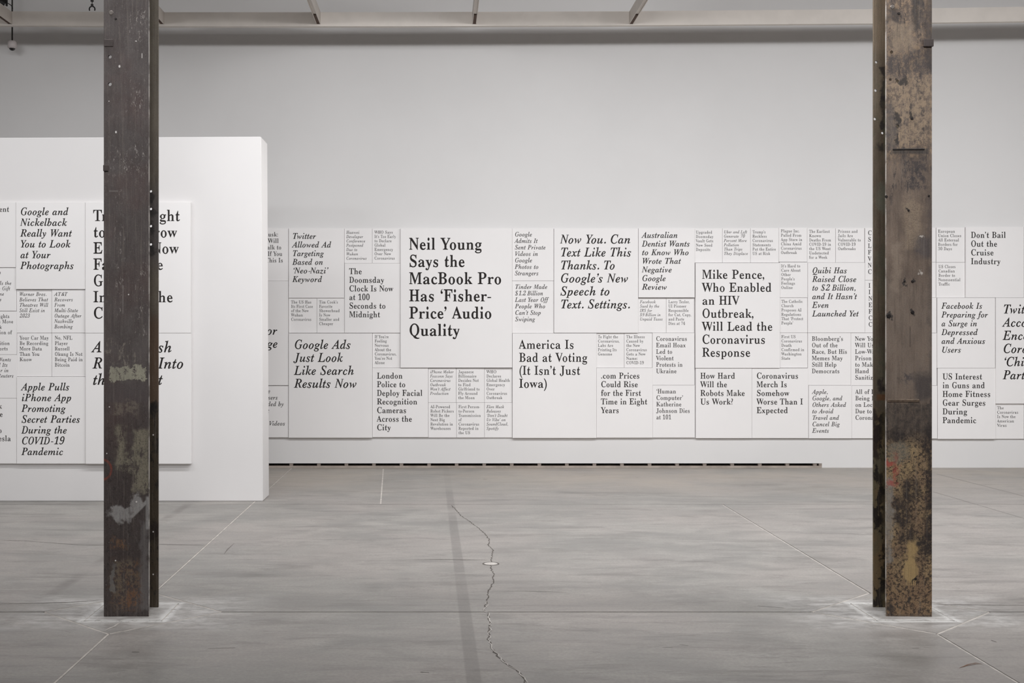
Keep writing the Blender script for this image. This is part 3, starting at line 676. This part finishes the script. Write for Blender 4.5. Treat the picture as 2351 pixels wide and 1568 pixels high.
# ---------------------------------------------------------------- painted beam, joists and what hangs there
DB = 12.40
st = [(-500, 60, 29.5), (60, 57.8, 26), (380, 59.4, 28), (900, 59.4, 27.8), (1400, 57.4, 26), (2000, 53, 21), (2351, 48, 15.5), (2900, 40, 8)]
def strip(name, segs, y0, y1, m, parent=None):
    bm = bmesh.new(); prev = None
    for a, b in segs:      # a = lower (x, z), b = upper
        r = [bm.verts.new((a[0], y0, a[1])), bm.verts.new((b[0], y0, b[1])), bm.verts.new((b[0], y1, b[1])), bm.verts.new((a[0], y1, a[1]))]
        if prev:
            for i in range(4): bm.faces.new((prev[i], prev[(i + 1) % 4], r[(i + 1) % 4], r[i]))
        else: bm.faces.new(r[::-1])
        prev = r
    bm.faces.new(prev)
    return fin(bm, name, m, parent)
grid = empty('ceiling_grid', (0, 0, 0))
tag(grid, 'cream painted steel ceiling grid, long cross beam with joists running forward', 'ceiling grid')
segs = [((W(x, yb, DB).x, W(x, yb, DB).z), (W(x, yt, DB).x, W(x, yt, DB).z)) for x, yb, yt in st]
strip('cross_beam', segs, DB, DB + 0.02, M_beam, grid)
strip('beam_flange', [((a[0], a[1] - 0.006), (a[0], a[1] + 0.002)) for a, b in segs], DB - 0.006, DB + 0.05, M_beam, grid)
for xp in (23, 372, 731, 1089, 1449):
    c = W(xp, 55.5, DB); zt = W(xp, 27.5, DB).z; hw = 0.0215
    bm = bmesh.new()
    box(bm, (c.x - hw, 2.0, c.z), (c.x - hw + 0.006, DB - 0.001, zt))
    box(bm, (c.x + hw - 0.006, 2.0, c.z), (c.x + hw, DB - 0.001, zt))
    j = fin(bm, 'joist', M_beam, grid)
    bm = bmesh.new(); box(bm, (c.x - hw + 0.006, 2.0, c.z + 0.012), (c.x + hw - 0.006, DB - 0.06, c.z + 0.03)); fin(bm, 'track_insert', M_beam, j)
    bm = bmesh.new(); box(bm, (c.x - hw + 0.006, DB - 0.35, c.z + 0.002), (c.x + hw - 0.006, DB - 0.002, c.z + 0.006)); fin(bm, 'brown_end', M_brown, j)
# small cover plates under the beam flange
for xp, yy in ((29, 57.5), (1222, 58.5), (1821, 54)):
    c = W(xp, yy, DB); bm = bmesh.new(); box(bm, (c.x - 0.045, DB - 0.012, c.z - 0.008), (c.x + 0.045, DB + 0.03, c.z + 0.0)); fin(bm, 'cover_plate', M_beam, grid)
# security camera
dc = 13.05
c = W(28, 110, dc)
t = empty('security_camera', c)
tag(t, 'small grey dome security camera hanging from a rod, upper left', 'security camera')
bm = bmesh.new(); cyl(bm, (0, 0, 0.065), (0, 0, 3.0), 0.0085, n=12); fin(bm, 'rod', M_rod, t, True)
def lathe(name, prof, m, parent, n=28):
    bm = bmesh.new(); rings = []
    for r, z in prof: rings.append([bm.verts.new((r * math.cos(a), r * math.sin(a), z)) for a in np.linspace(0, 2 * math.pi, n + 1)[:-1]])
    for a, b in zip(rings, rings[1:]):
        for i in range(n): bm.faces.new((a[i], a[(i + 1) % n], b[(i + 1) % n], b[i]))
    bm.faces.new(rings[0]); bm.faces.new(rings[-1])
    return fin(bm, name, m, parent, True)
lathe('housing', [(0.012, 0.078), (0.03, 0.076), (0.046, 0.062), (0.048, 0.03), (0.046, 0.004), (0.036, -0.004), (0.034, -0.006)], M_housing, t)
lathe('dome', [(0.034, -0.002), (0.031, -0.012), (0.022, -0.024), (0.010, -0.030), (0.002, -0.031)], M_dome, t)
# hanging beam clamp
c = W(211.5, 14, 12.4)
t = empty('hanging_clamp', c)
tag(t, 'black forked clamp hanging on a short chain rod left of the left column', 'clamp')
bm = bmesh.new(); cyl(bm, (0, 0, 0.0), (0, 0, 2.3), 0.004, n=8); fin(bm, 'hanger_rod', M_rod, t)
bm = bmesh.new(); cyl(bm, (0, 0, -0.005), (0, 0, 0.02), 0.013, n=10); cyl(bm, (0, 0, 0.045), (0, 0, 0.062), 0.016, n=10); fin(bm, 'nut', M_rod, t)
bm = bmesh.new()
pts = [Vector((0.029 * math.cos(a), 0, -0.032 + 0.03 * math.sin(a))) for a in np.linspace(-0.5, math.pi + 0.5, 12)]
for a, b in zip(pts, pts[1:]): cyl(bm, a, b, 0.0065, n=8)
fin(bm, 'fork', M_blk, t)
# spotlight head at the far upper left
c = W(2, 6, 12.2)
t = empty('track_spotlight', c)
tag(t, 'dark track spotlight clipped by the upper left corner of the frame', 'spotlight')
bm = bmesh.new(); cyl(bm, (-0.10, -0.05, 0.05), (0.03, 0.02, -0.015), 0.045, 0.055, n=20); fin(bm, 'lamp_head', M_blk, t, False)
bm = bmesh.new(); box(bm, (0.05, -0.01, -0.035), (0.066, 0.01, 0.2)); fin(bm, 'bracket', M_blk, t)
bm = bmesh.new()
pts = [Vector((0.03 + 0.09 * math.sin(a), 0, -0.07 + 0.07 * math.cos(a))) for a in np.linspace(0.3, 1.5, 8)]
for a, b in zip(pts, pts[1:]): cyl(bm, a, b, 0.004, n=6)
fin(bm, 'cable', M_blk, t)

# ---------------------------------------------------------------- rusty steel columns
def steel(name, left, back=False):
    n = NT(name, 0.55, 0.0, 0.45)
    DC = 444.9
    U = n.add(n.mul(n.x, DC), 52.0)       # across the face, 0..104
    V = n.sub(1416.0, n.mul(n.z, DC))     # down the face, 0..1416
    cloud = n.noise(6, st=(1.6, 1, 0.7), detail=9, rough=0.72)
    mott = n.noise(38, detail=9, rough=0.8, st=(1, 1, 0.8), off=(3, 0, 1))
    vert = n.noise(42, st=(1, 1, 0.3), detail=9, rough=0.8, off=(0, 2, 5))
    grit = n.noise(140, detail=3, rough=0.75)
    scr = n.noise(90, st=(1, 1, 0.35), detail=6, rough=0.85, off=(5, 5, 2))
    wob = n.mul(n.sub(n.noise(14, detail=4, off=(9, 1, 1)), 0.5), 60.0)
    wob2 = n.mul(n.sub(n.noise(22, detail=4, off=(2, 6, 3)), 0.5), 36.0)
    Vw, Uw = n.add(V, wob), n.add(U, wob2)
    def bandm(v0, v1, s=10, w=True):
        v = Vw if w else V
        return n.mul(n.ss(v, v0 - s, v0 + s), n.sub(1.0, n.ss(v, v1 - s, v1 + s)))
    def boxm(u0, u1, v0, v1, s=8, w=True):
        u = Uw if w else U
        return n.mul(n.mul(n.ss(u, u0 - s, u0 + s), n.sub(1.0, n.ss(u, u1 - s, u1 + s))), bandm(v0, v1, s, w))
    def ell(u, v, a, b, s=0.25, w=True):
        du = n.M('DIVIDE', n.sub(Uw if w else U, float(u)), float(a)); dv = n.M('DIVIDE', n.sub(Vw if w else V, float(v)), float(b))
        r = n.M('SQRT', n.add(n.mul(du, du), n.mul(dv, dv)))
        return n.sub(1.0, n.ss(r, 1 - s, 1 + s))
    def hard(x, t, s=0.012): return n.ss(x, t - s, t + s)
    if left and not back:
        c = n.mix(n.ss(cloud, 0.3, 0.7), srgb(72, 64, 62), srgb(92, 85, 83))
        c = n.mix(n.ss(n.noise(3, off=(8, 8, 8)), 0.45, 0.7, 0, 0.5), c, srgb(88, 68, 64))
        c = n.mix(n.ss(V, 860, 1100, 0, 0.55), c, srgb(52, 42, 40))
        c = n.mix(n.mul(n.ss(V, 880, 1050), n.mul(hard(mott, 0.56), 0.6)), c, srgb(38, 32, 31))
        # pale flecks
        zone = n.mx(n.mx(boxm(28, 46, 440, 720, 8), boxm(70, 100, 600, 770, 10)), n.mx(boxm(60, 100, 20, 90, 12), boxm(10, 104, 335, 400, 14)))
        zone = n.mx(zone, n.mx(boxm(50, 92, 190, 260, 14), 0.12))
        c = n.mix(n.mul(n.mul(hard(scr, 0.60, 0.03), zone), 0.9), c, srgb(178, 170, 164))
        c = n.mix(n.mul(hard(grit, 0.69, 0.02), 0.55), c, srgb(150, 140, 132))
        # pale green-grey paint band
        kh = hard(n.add(n.mul(boxm(8, 102, 838, 877, 7), 0.5), n.mul(mott, 0.8)), 0.86, 0.02)
        c = n.mix(n.mul(kh, 0.95), c, n.mix(n.ss(cloud, 0.4, 0.6), srgb(168, 164, 146), srgb(150, 146, 130)))
        c = n.mix(n.mul(n.mul(boxm(5, 75, 785, 838, 5), hard(vert, 0.54)), 0.8), c, srgb(134, 126, 116))
        c = n.mix(n.mul(boxm(6, 100, 880, 924, 3, False), 0.55), c, srgb(82, 74, 74))
        c = n.mix(n.mul(n.mul(boxm(22, 80, 926, 955, 5), hard(mott, 0.48)), 0.6), c, srgb(122, 112, 100))
        k2_ = n.mul(n.mx(boxm(68, 104, 985, 1130, 7), boxm(28, 50, 985, 1075, 9)), hard(vert, 0.46, 0.02))
        k2_ = n.mx(k2_, n.mul(boxm(25, 100, 1040, 1085, 10), hard(mott, 0.52)))
        c = n.mix(n.mul(k2_, 0.85), c, n.mix(hard(grit, 0.45, .1), srgb(104, 98, 84), srgb(134, 127, 110)))
        k3 = n.mul(boxm(20, 85, 1290, 1400, 14), hard(mott, 0.5, 0.02))
        c = n.mix(n.mul(k3, 0.75), c, n.mix(n.ss(cloud, 0.4, 0.6), srgb(112, 100, 84), srgb(120, 86, 62)))
        c = n.mix(n.mul(n.mul(boxm(20, 55, 1232, 1258, 6), hard(mott, 0.5)), 0.7), c, srgb(124, 92, 66))
        # grey sheen painted down the right edge, then pale smears
        c = n.mix(n.mul(boxm(86, 104, 1200, 1405, 6), 0.55), c, srgb(112, 108, 107))
        sm = n.mx(ell(38, 1176, 26, 17), n.mx(ell(76, 1152, 13, 17), ell(62, 1168, 26, 8)))
        dg = n.sub(1.0, n.ss(n.M('ABSOLUTE', n.sub(V, n.sub(1188.0, n.mul(n.sub(U, 62.0), 1.0)))), 3, 8))
        sm = n.mx(sm, n.mul(dg, boxm(60, 100, 1140, 1190, 4, False)))
        sm = n.mx(sm, boxm(97, 104, 1140, 1215, 3, False))
        c = n.mix(n.mul(sm, n.ss(vert, 0.3, 0.6, 0.45, 0.95)), c, srgb(150, 147, 145))
        c = n.mix(n.mul(ell(22, 1330, 5, 30), 0.5), c, srgb(128, 126, 122))
        # orange spray ring at the left edge
        du = n.M('DIVIDE', n.sub(U, -3.0), 22.0); dv = n.M('DIVIDE', n.sub(V, 1078.0), 25.0)
        r = n.M('SQRT', n.add(n.mul(du, du), n.mul(dv, dv)))
        ring = n.sub(1.0, n.ss(n.M('ABSOLUTE', n.sub(r, 0.92)), 0.06, 0.16))
        c = n.mix(n.mul(ring, n.ss(mott, 0.35, 0.6, 0.65, 0.25)), c, srgb(150, 66, 46))
        # faint pencil line and paint drips
        c = n.mix(n.mul(boxm(43, 45, 655, 720, 1, False), 0.5), c, srgb(140, 134, 130))
        c = n.mix(n.mul(boxm(12, 33, 437, 440, 1, False), 0.5), c, srgb(130, 124, 120))
        c = n.mix(boxm(87, 88.5, 122, 133, .6, False), c, srgb(210, 205, 200))
        for (u, v, a, b) in ((36, 152, 2.2, 3), (28, 303, 2, 2.6), (74, 94, 2, 1), (12, 232, 1.2, 1.2), (13, 934, 1.4, 1.4), (7, 1041, 1.4, 1.4), (57, 676, 1.5, 1.5), (75, 1152, 2, 2), (27, 1287, 1.6, 1.6)):
            c = n.mix(ell(u, v, a, b, 0.3, False), c, srgb(215, 210, 206))
    elif left and back:
        c = n.mix(n.ss(cloud, 0.3, 0.7), srgb(84, 76, 66), srgb(104, 96, 84))
        c = n.mix(n.mul(n.ss(V, 380, 480), n.sub(1.0, n.ss(V, 560, 640))), c, srgb(82, 76, 74))
        c = n.mix(n.ss(Vw, 700, 760, 0, 0.8), c, srgb(90, 70, 54))
        c = n.mix(n.ss(Vw, 925, 935, 0, 0.9), c, srgb(64, 56, 44))
        c = n.mix(n.mul(n.mul(n.ss(V, 900, 940), hard(vert, 0.57)), 0.9), c, srgb(30, 26, 24))
        c = n.mix(n.mul(boxm(84, 106, 925, 955, 6), 0.9), c, srgb(26, 24, 24))
        c = n.mix(n.mul(boxm(94, 106, 1000, 1050, 8), 0.8), c, srgb(24, 22, 22))
        c = n.mix(n.mul(boxm(80, 106, 1210, 1265, 10), 0.85), c, srgb(34, 24, 24))
        c = n.mix(n.mul(hard(mott, 0.6), n.ss(V, 100, 300, 0.5, 0.15)), c, srgb(128, 116, 96))
        for v in (439, 479, 519, 561): c = n.mix(n.mul(ell(88, v + 3, 9, 16, 0.5), 0.85), c, srgb(38, 34, 34))
        for v in (1006, 1236, 1337): c = n.mix(ell(92, v, 1.8, 1.8, 0.2, False), c, srgb(220, 216, 212))
    elif not back:
        c = n.mix(n.ss(cloud, 0.32, 0.68), srgb(98, 84, 74), srgb(126, 110, 97))
        c = n.mix(n.mul(n.ss(V, 0, 60, 1, .9), n.mul(n.sub(1.0, n.ss(V, 330, 420)), hard(mott, 0.52, 0.03))), c, srgb(150, 128, 106))
        c = n.mix(n.mul(n.sub(1.0, n.ss(V, 420, 520)), n.mul(hard(vert, 0.56, 0.03), 0.85)), c, srgb(58, 52, 52))
        c = n.mix(n.mul(boxm(0, 104, 122, 172, 8), n.ss(mott, 0.35, 0.6, 0.95, 0.3)), c, srgb(66, 60, 60))
        c = n.mix(n.mul(boxm(58, 78, -30, 70, 8), 0.85), c, srgb(52, 48, 48))
        c = n.mix(n.mul(boxm(86, 110, -20, 160, 8), 0.7), c, srgb(62, 54, 52))
        c = n.mix(n.mul(boxm(5, 30, 20, 50, 8), 0.8), c, srgb(62, 56, 54))
        c = n.mix(n.mul(boxm(14, 60, 50, 118, 10), n.ss(mott, 0.3, 0.6, 0.3, 0.8)), c, srgb(150, 132, 112))
        c = n.mix(n.mul(boxm(4, 100, 182, 330, 10), n.mul(hard(mott, 0.48, 0.04), 0.7)), c, srgb(156, 136, 114))
        c = n.mix(n.mul(boxm(-5, 22, 240, 340, 8), 0.6), c, srgb(78, 74, 74))
        c = n.mix(n.mul(boxm(15, 95, 341, 353, 3, False), 0.75), c, srgb(64, 60, 58))
        c = n.mix(n.mul(n.mul(boxm(38, 92, 355, 440, 8), hard(mott, 0.5)), 0.85), c, srgb(60, 56, 58))
        c = n.mix(n.mul(boxm(40, 78, 455, 570, 12), n.ss(grit, 0.35, 0.6, 0.25, 0.75)), c, srgb(150, 132, 112))
        c = n.mix(n.mul(boxm(66, 106, 540, 590, 12), 0.65), c, srgb(70, 66, 70))
        c = n.mix(n.mul(boxm(96, 106, 440, 1000, 6), 0.6), c, srgb(76, 68, 66))
        c = n.mix(n.mul(boxm(14, 34, 560, 670, 8), 0.45), c, srgb(156, 140, 124))
        c = n.mix(n.mul(n.mul(n.ss(V, 600, 720), n.sub(1.0, n.ss(V, 890, 940))), n.ss(vert, 0.3, 0.7, 0.1, 0.6)), c, srgb(128, 116, 106))
        c = n.mix(n.mul(boxm(64, 106, 860, 918, 12), 0.75), c, srgb(62, 58, 60))
        c = n.mix(n.mul(boxm(34, 64, 855, 878, 8), n.mul(hard(mott, .5), 0.7)), c, srgb(66, 62, 68))
        c = n.mix(n.mul(bandm(926, 1020, 4), n.ss(mott, 0.38, 0.62, 0.9, 0.25)), c, srgb(58, 54, 52))
        tan = n.mul(n.ss(Vw, 985, 1040), 0.96)
        tc = n.mix(n.ss(n.noise(8, off=(1, 1, 7)), 0.35, 0.65), srgb(164, 140, 104), srgb(134, 110, 86))
        c = n.mix(tan, c, tc)
        c = n.mix(n.mul(n.ss(V, 1290, 1380), 0.6), c, srgb(128, 100, 76))
        blk = n.mul(n.ss(V, 960, 1010), hard(n.noise(70, detail=6, rough=0.75, off=(4, 2, 2)), 0.535, 0.015))
        c = n.mix(n.mul(blk, 0.88), c, srgb(48, 40, 36))
        c = n.mix(n.mul(n.ss(V, 960, 1010), n.mul(hard(n.noise(120, detail=6, rough=0.8, off=(14, 2, 2)), 0.53, 0.02), 0.6)), c, srgb(60, 50, 44))
        for (u, v, a, b) in ((34, 1176, 22, 34), (55, 1130, 22, 22), (100, 1190, 12, 75), (100, 1100, 9, 50), (90, 1252, 20, 30), (48, 1228, 22, 16), (98, 1020, 12, 45), (26, 1000, 24, 10), (8, 1398, 9, 14)):
            c = n.mix(n.mul(n.mul(ell(u, v, a, b, 0.45), n.ss(mott, 0.40, 0.52, 0.25, 1.0)), 0.92), c, srgb(44, 38, 38))
        c = n.mix(n.mul(ell(30, 1040, 26, 26, 0.35), n.ss(grit, 0.3, 0.6, 0.85, 0.4)), c, srgb(124, 120, 108))
        dr = n.mul(n.mul(boxm(44, 68, 1330, 1344, 1.5, False), hard(n.M('SINE', n.mul(U, 1.35)), 0.1, .2)), 1.0)
        och = n.mx(n.mx(ell(56, 1308, 16, 26, 0.2), ell(58, 1265, 13, 28, 0.4)), dr)
        c = n.mix(n.mul(och, 0.9), c, srgb(172, 146, 102))
        c = n.mix(n.mul(boxm(-4, 15, 1100, 1300, 5), n.ss(vert, 0.35, 0.6, 0.35, 0.85)), c, srgb(142, 136, 128))
        red = n.mx(ell(6, 1061, 9, 8, 0.3), n.mul(n.mx(ell(20, 1080, 7, 28, 0.5), ell(12, 1112, 9, 7, 0.5)), n.ss(mott, 0.4, 0.55, 0.2, 0.9)))
        c = n.mix(n.mul(red, 0.85), c, srgb(168, 76, 68))
        for (u, v, a, b) in ((80, 542, 4, 4), (78, 625, 4, 6)):
            c = n.mix(n.mul(ell(u, v, a, b, 0.3), 0.8), c, srgb(196, 188, 180))
        for (u, v, a, b) in ((24, 282, 6, 14), (24, 320, 4, 12), (56, 265, 4, 8), (52, 483, 3.2, 3.2), (60, 646, 4, 4), (42, 646, 2.5, 3), (60, 717, 5, 4.5), (6, 725, 6, 6), (22, 182, 5, 5), (40, 186, 10, 9), (38, 1324, 3, 4), (65, 1329, 4, 4), (52, 1376, 3, 4), (38, 1396, 4, 4)):
            c = n.mix(n.mul(ell(u, v, a, b, 0.3), 0.85), c, srgb(38, 35, 35))
        c = n.mix(n.mul(boxm(54, 55.5, 750, 797, 1, False), 0.8), c, srgb(48, 42, 40))
        c = n.mix(n.mul(n.ss(V, 1408, 1415), 0.5), c, srgb(84, 78, 74))
    else:
        c = n.mix(n.ss(cloud, 0.32, 0.68), srgb(84, 72, 60), srgb(108, 96, 80))
        c = n.mix(n.mul(n.ss(mott, 0.5, 0.6), 0.4), c, srgb(78, 82, 66))
        c = n.mix(n.mul(boxm(24, 36, 145, 345, 6), 0.8), c, srgb(60, 62, 42))
        c = n.mix(n.mul(boxm(18, 26, 150, 270, 4), 0.85), c, srgb(38, 34, 32))
        c = n.mix(n.mul(boxm(10, 26, 310, 335, 5), 0.85), c, srgb(38, 34, 32))
        c = n.mix(n.mul(n.mul(boxm(10, 40, 410, 480, 10), 1.0), 0.6), c, srgb(100, 104, 92))
        c = n.mix(n.mul(n.sub(1.0, n.ss(V, 80, 120)), 0.5), c, srgb(124, 108, 90))
        for v in (560, 790): c = n.mix(n.mul(boxm(14, 34, v, v + 120, 16), 0.4), c, srgb(84, 92, 78))
        c = n.mix(n.mul(boxm(36, 44, 440, 720, 5), 0.6), c, srgb(102, 68, 44))
        c = n.mix(n.mul(boxm(12, 26, 880, 912, 4), 0.9), c, srgb(40, 32, 34))
        c = n.mix(n.mul(boxm(8, 44, 910, 924, 3, False), 0.8), c, srgb(108, 72, 44))
        low = n.ss(Vw, 940, 960)
        c = n.mix(n.mul(low, 0.8), c, n.mix(n.ss(cloud, .4, .6), srgb(112, 94, 66), srgb(88, 84, 64)))
        c = n.mix(n.mul(boxm(30, 46, 930, 1250, 8), 0.7), c, srgb(52, 50, 38))
        c = n.mix(n.mul(n.mul(low, boxm(-5, 24, 930, 1420, 8)), n.mul(hard(n.noise(24, st=(1, 1, 0.5), detail=6, off=(7, 7, 7)), 0.52, 0.015), 0.95)), c, srgb(30, 24, 22))
        c = n.mix(n.mul(boxm(-2, 12, 950, 1060, 4), 0.9), c, srgb(40, 28, 26))
        for (u, v, a, b) in ((22, 1292, 6, 9), (30, 1285, 5, 6), (31, 1330, 9, 19), (25, 1360, 9, 9), (10, 1210, 6, 12), (22, 1130, 7, 12)):
            c = n.mix(n.mul(ell(u, v, a, b, 0.3), 0.92), c, srgb(22, 16, 15))
        for v in (142, 208, 273): c = n.mix(n.mul(ell(22, v, 7, 8, 0.4), 0.9), c, srgb(32, 28, 28))
        c = n.mix(ell(36, 725, 2.0, 2.0, 0.3, False), c, srgb(24, 20, 20))
    # light caught on one flange edge, painted as a pale broken line
    if not back:
        e = 104.0 if left else 0.0
        edge = n.sub(1.0, n.ss(n.M('ABSOLUTE', n.sub(U, e)), 0.4, 1.3))
        c = n.mix(n.mul(edge, n.ss(n.noise(12, st=(0.1, 1, 1), detail=5, off=(0, 0, 9)), 0.40, 0.56, 0.1, 0.8)), c, srgb(196, 190, 184))
    # overall grain of rust freckles and rubbed highlights
    gr2 = n.noise(210, detail=5, rough=0.8, off=(6, 6, 6))
    vs = n.noise(60, st=(1.6, 1, 0.06), detail=6, rough=0.75, off=(8, 3, 3))
    c = n.mix(n.ss(gr2, 0.50, 0.66, 0.0, 0.42), c, srgb(36, 31, 30))
    c = n.mix(n.ss(gr2, 0.30, 0.46, 0.34, 0.0), c, srgb(150, 136, 120) if not left else srgb(124, 116, 110))
    c = n.mix(n.ss(vs, 0.52, 0.66, 0.0, 0.30), c, srgb(52, 46, 44))
    c = n.mix(n.ss(vs, 0.34, 0.46, 0.22, 0.0), c, srgb(140, 130, 120))
    vm = n.t.nodes.new('ShaderNodeVectorMath'); vm.operation = 'SCALE'; n.t.links.new(c, vm.inputs[0]); vm.inputs['Scale'].default_value = 1.35
    c = vm.outputs[0]
    n.col(c)
    n.put(n.b.inputs['Roughness'], n.ss(mott, 0.35, 0.65, 0.42, 0.72))
    n.bump(n.add(n.mul(mott, 0.8), n.mul(grit, 0.35)), 0.45, 0.004)
    return n.m

M_edge = plain('worn_steel_edge', srgb(120, 112, 106), 0.5, metal=0.4, var=0.35, sc_=25)
M_tab = plain('brown_steel_tab', srgb(86, 76, 73), 0.55, var=0.2, sc_=40)
M_rivet = plain('dark_bolt', srgb(52, 47, 46), 0.45, metal=0.3, var=0.2, sc_=60)
M_washer = plain('bare_washer', srgb(132, 124, 118), 0.4, metal=0.3, var=0.2, sc_=60)
DC0 = 6.273
CW, CD, FT = 0.2340, 0.2095, 0.013
def holes(o, pts, y0, y1):
    bm = bmesh.new()
    for x, z, r in pts:
        cyl(bm, (x, y0, z), (x, y1, z), r, n=20)
    bmesh.ops.recalc_face_normals(bm, faces=bm.faces)
    me = bpy.data.meshes.new('cut'); bm.to_mesh(me); bm.free()
    co = bpy.data.objects.new('cut', me); sc.collection.objects.link(co)
    co.parent = o.parent
    md = o.modifiers.new('h', 'BOOLEAN'); md.operation = 'DIFFERENCE'; md.solver = 'EXACT'; md.object = co
    bpy.context.view_layer.update()
    dg = bpy.context.evaluated_depsgraph_get()
    nm = bpy.data.meshes.new_from_object(o.evaluated_get(dg))
    o.modifiers.clear(); o.data = nm
    bpy.data.objects.remove(co)
def column(xpx, left, rz, label, holes_f, holes_b, ytop=ZC):
    cxw = (xpx - VX) * DC0 / F
    t = empty('steel_column', (cxw, DC0 + CD / 2, 0), rz)
    tag(t, label, 'column')
    y0 = -CD / 2
    mf, mb = steel('rusty_flange_' + ('a' if left else 'b'), left), steel('rusty_rear_flange_' + ('a' if left else 'b'), left, True)
    bm = bmesh.new(); box(bm, (-CW / 2, y0, 0), (CW / 2, y0 + FT, ytop), 0.0015); ff = fin(bm, 'front_flange', mf, t)
    bm = bmesh.new(); box(bm, (-CW / 2, -y0, 0), (CW / 2, -y0 + FT, ytop), 0.0015); fb = fin(bm, 'rear_flange', mb, t)
    bm = bmesh.new(); box(bm, (-0.006, y0 + FT, 0), (0.006, -y0, ytop)); fin(bm, 'web', mb, t)
    if holes_f: holes(ff, [((x - xpx) / 444.9, (1416 - y) / 444.9, r) for x, y, r in holes_f], y0 - 0.02, y0 + FT + 0.02)
    if holes_b:
        dB = DC0 + CD
        pp = []
        for x, y, r in holes_b:
            X = (x - VX) * dB / F - cxw; Z = H + (VY - y) * dB / F
            X += math.sin(rz) * CD / 1.0 * 0.55
            pp.append((X, Z, r))
        holes(fb, pp, -y0 - 0.02, -y0 + FT + 0.02)
    return t, y0
tl, y0 = column(290, True, math.radians(0.3), 'dark brown steel column on the left, pale paint patch and chalk smear on its face',
                [(252, 130, 0.0092), (252, 193, 0.0095)],
                [(346, 439, 0.0068), (346, 479.5, 0.0068), (346, 519, 0.0068), (346, 561, 0.0068)])
tr, y0 = column(2089, False, math.radians(-2.6), 'rust and ochre mottled steel column on the right, red paint smear low on its face',
                [(2049.5, 119, 0.0085), (2047, 182, 0.007), (2063, 186, 0.0075), (2063.5, 289, 0.0075)],
                [(2013, 142, 0.0072), (2011.5, 207, 0.0075), (2010, 272.5, 0.0075), (2027, 305, 0.007)])
def lp(xpx, x, y): return ((x - xpx) / 444.9, (1416 - y) / 444.9)
def tab(t, name, xpx, r, depth, m, bev=0.002):
    a = lp(xpx, r[0], r[1]); b = lp(xpx, r[2], r[3])
    bm = bmesh.new(); box(bm, (a[0], y0 - depth, b[1]), (b[0], y0, a[1]), bev)
    return fin(bm, name, m, t)
tab(tl, 'welded_tab', 290, (239, 90, 260, 107), 0.005, M_tab)
tab(tl, 'corner_clip', 290, (237.5, 379, 249, 393), 0.01, M_tab)
tab(tr, 'welded_tab', 2089, (2121, 91, 2143, 108), 0.014, M_tab)
M_bead = plain('rusty_weld', srgb(122, 104, 88), 0.6, var=0.4, sc_=60)
tab(tr, 'weld_bead', 2089, (2040, 916, 2112, 923), 0.006, M_bead, 0.0025)
tab(tr, 'weld_bead', 2089, (2052, 341, 2124, 344.5), 0.005, M_rivet, 0.002)
def bolt(t, xpx, x, y, r, m, h=0.005, name='bolt_head', seg=14):
    u, z = lp(xpx, x, y); bm = bmesh.new(); cyl(bm, (u, y0, z), (u, y0 - h, z), r, r * 0.75, seg); return fin(bm, name, m, t)
bolt(tl, 290, 255, 29, 0.0125, M_washer, 0.003, 'washer', 20); bolt(tl, 290, 265.5, 43, 0.006, M_rivet)
bolt(tr, 2089, 2051.5, 15.5, 0.0115, M_washer, 0.003, 'washer', 20); bolt(tr, 2089, 2066, 30.5, 0.0075, M_rivet)
for x, y, r in ((2088, 483, .006), (2097, 646, .008), (2079, 646, .005), (2097, 717, .010), (2043, 725, .012), (2038, 451, .008), (2134, 450, .006), (2096, 272, .008), (2104, 1329, 0.007)):
    bolt(tr, 2089, x, y, r, M_rivet)
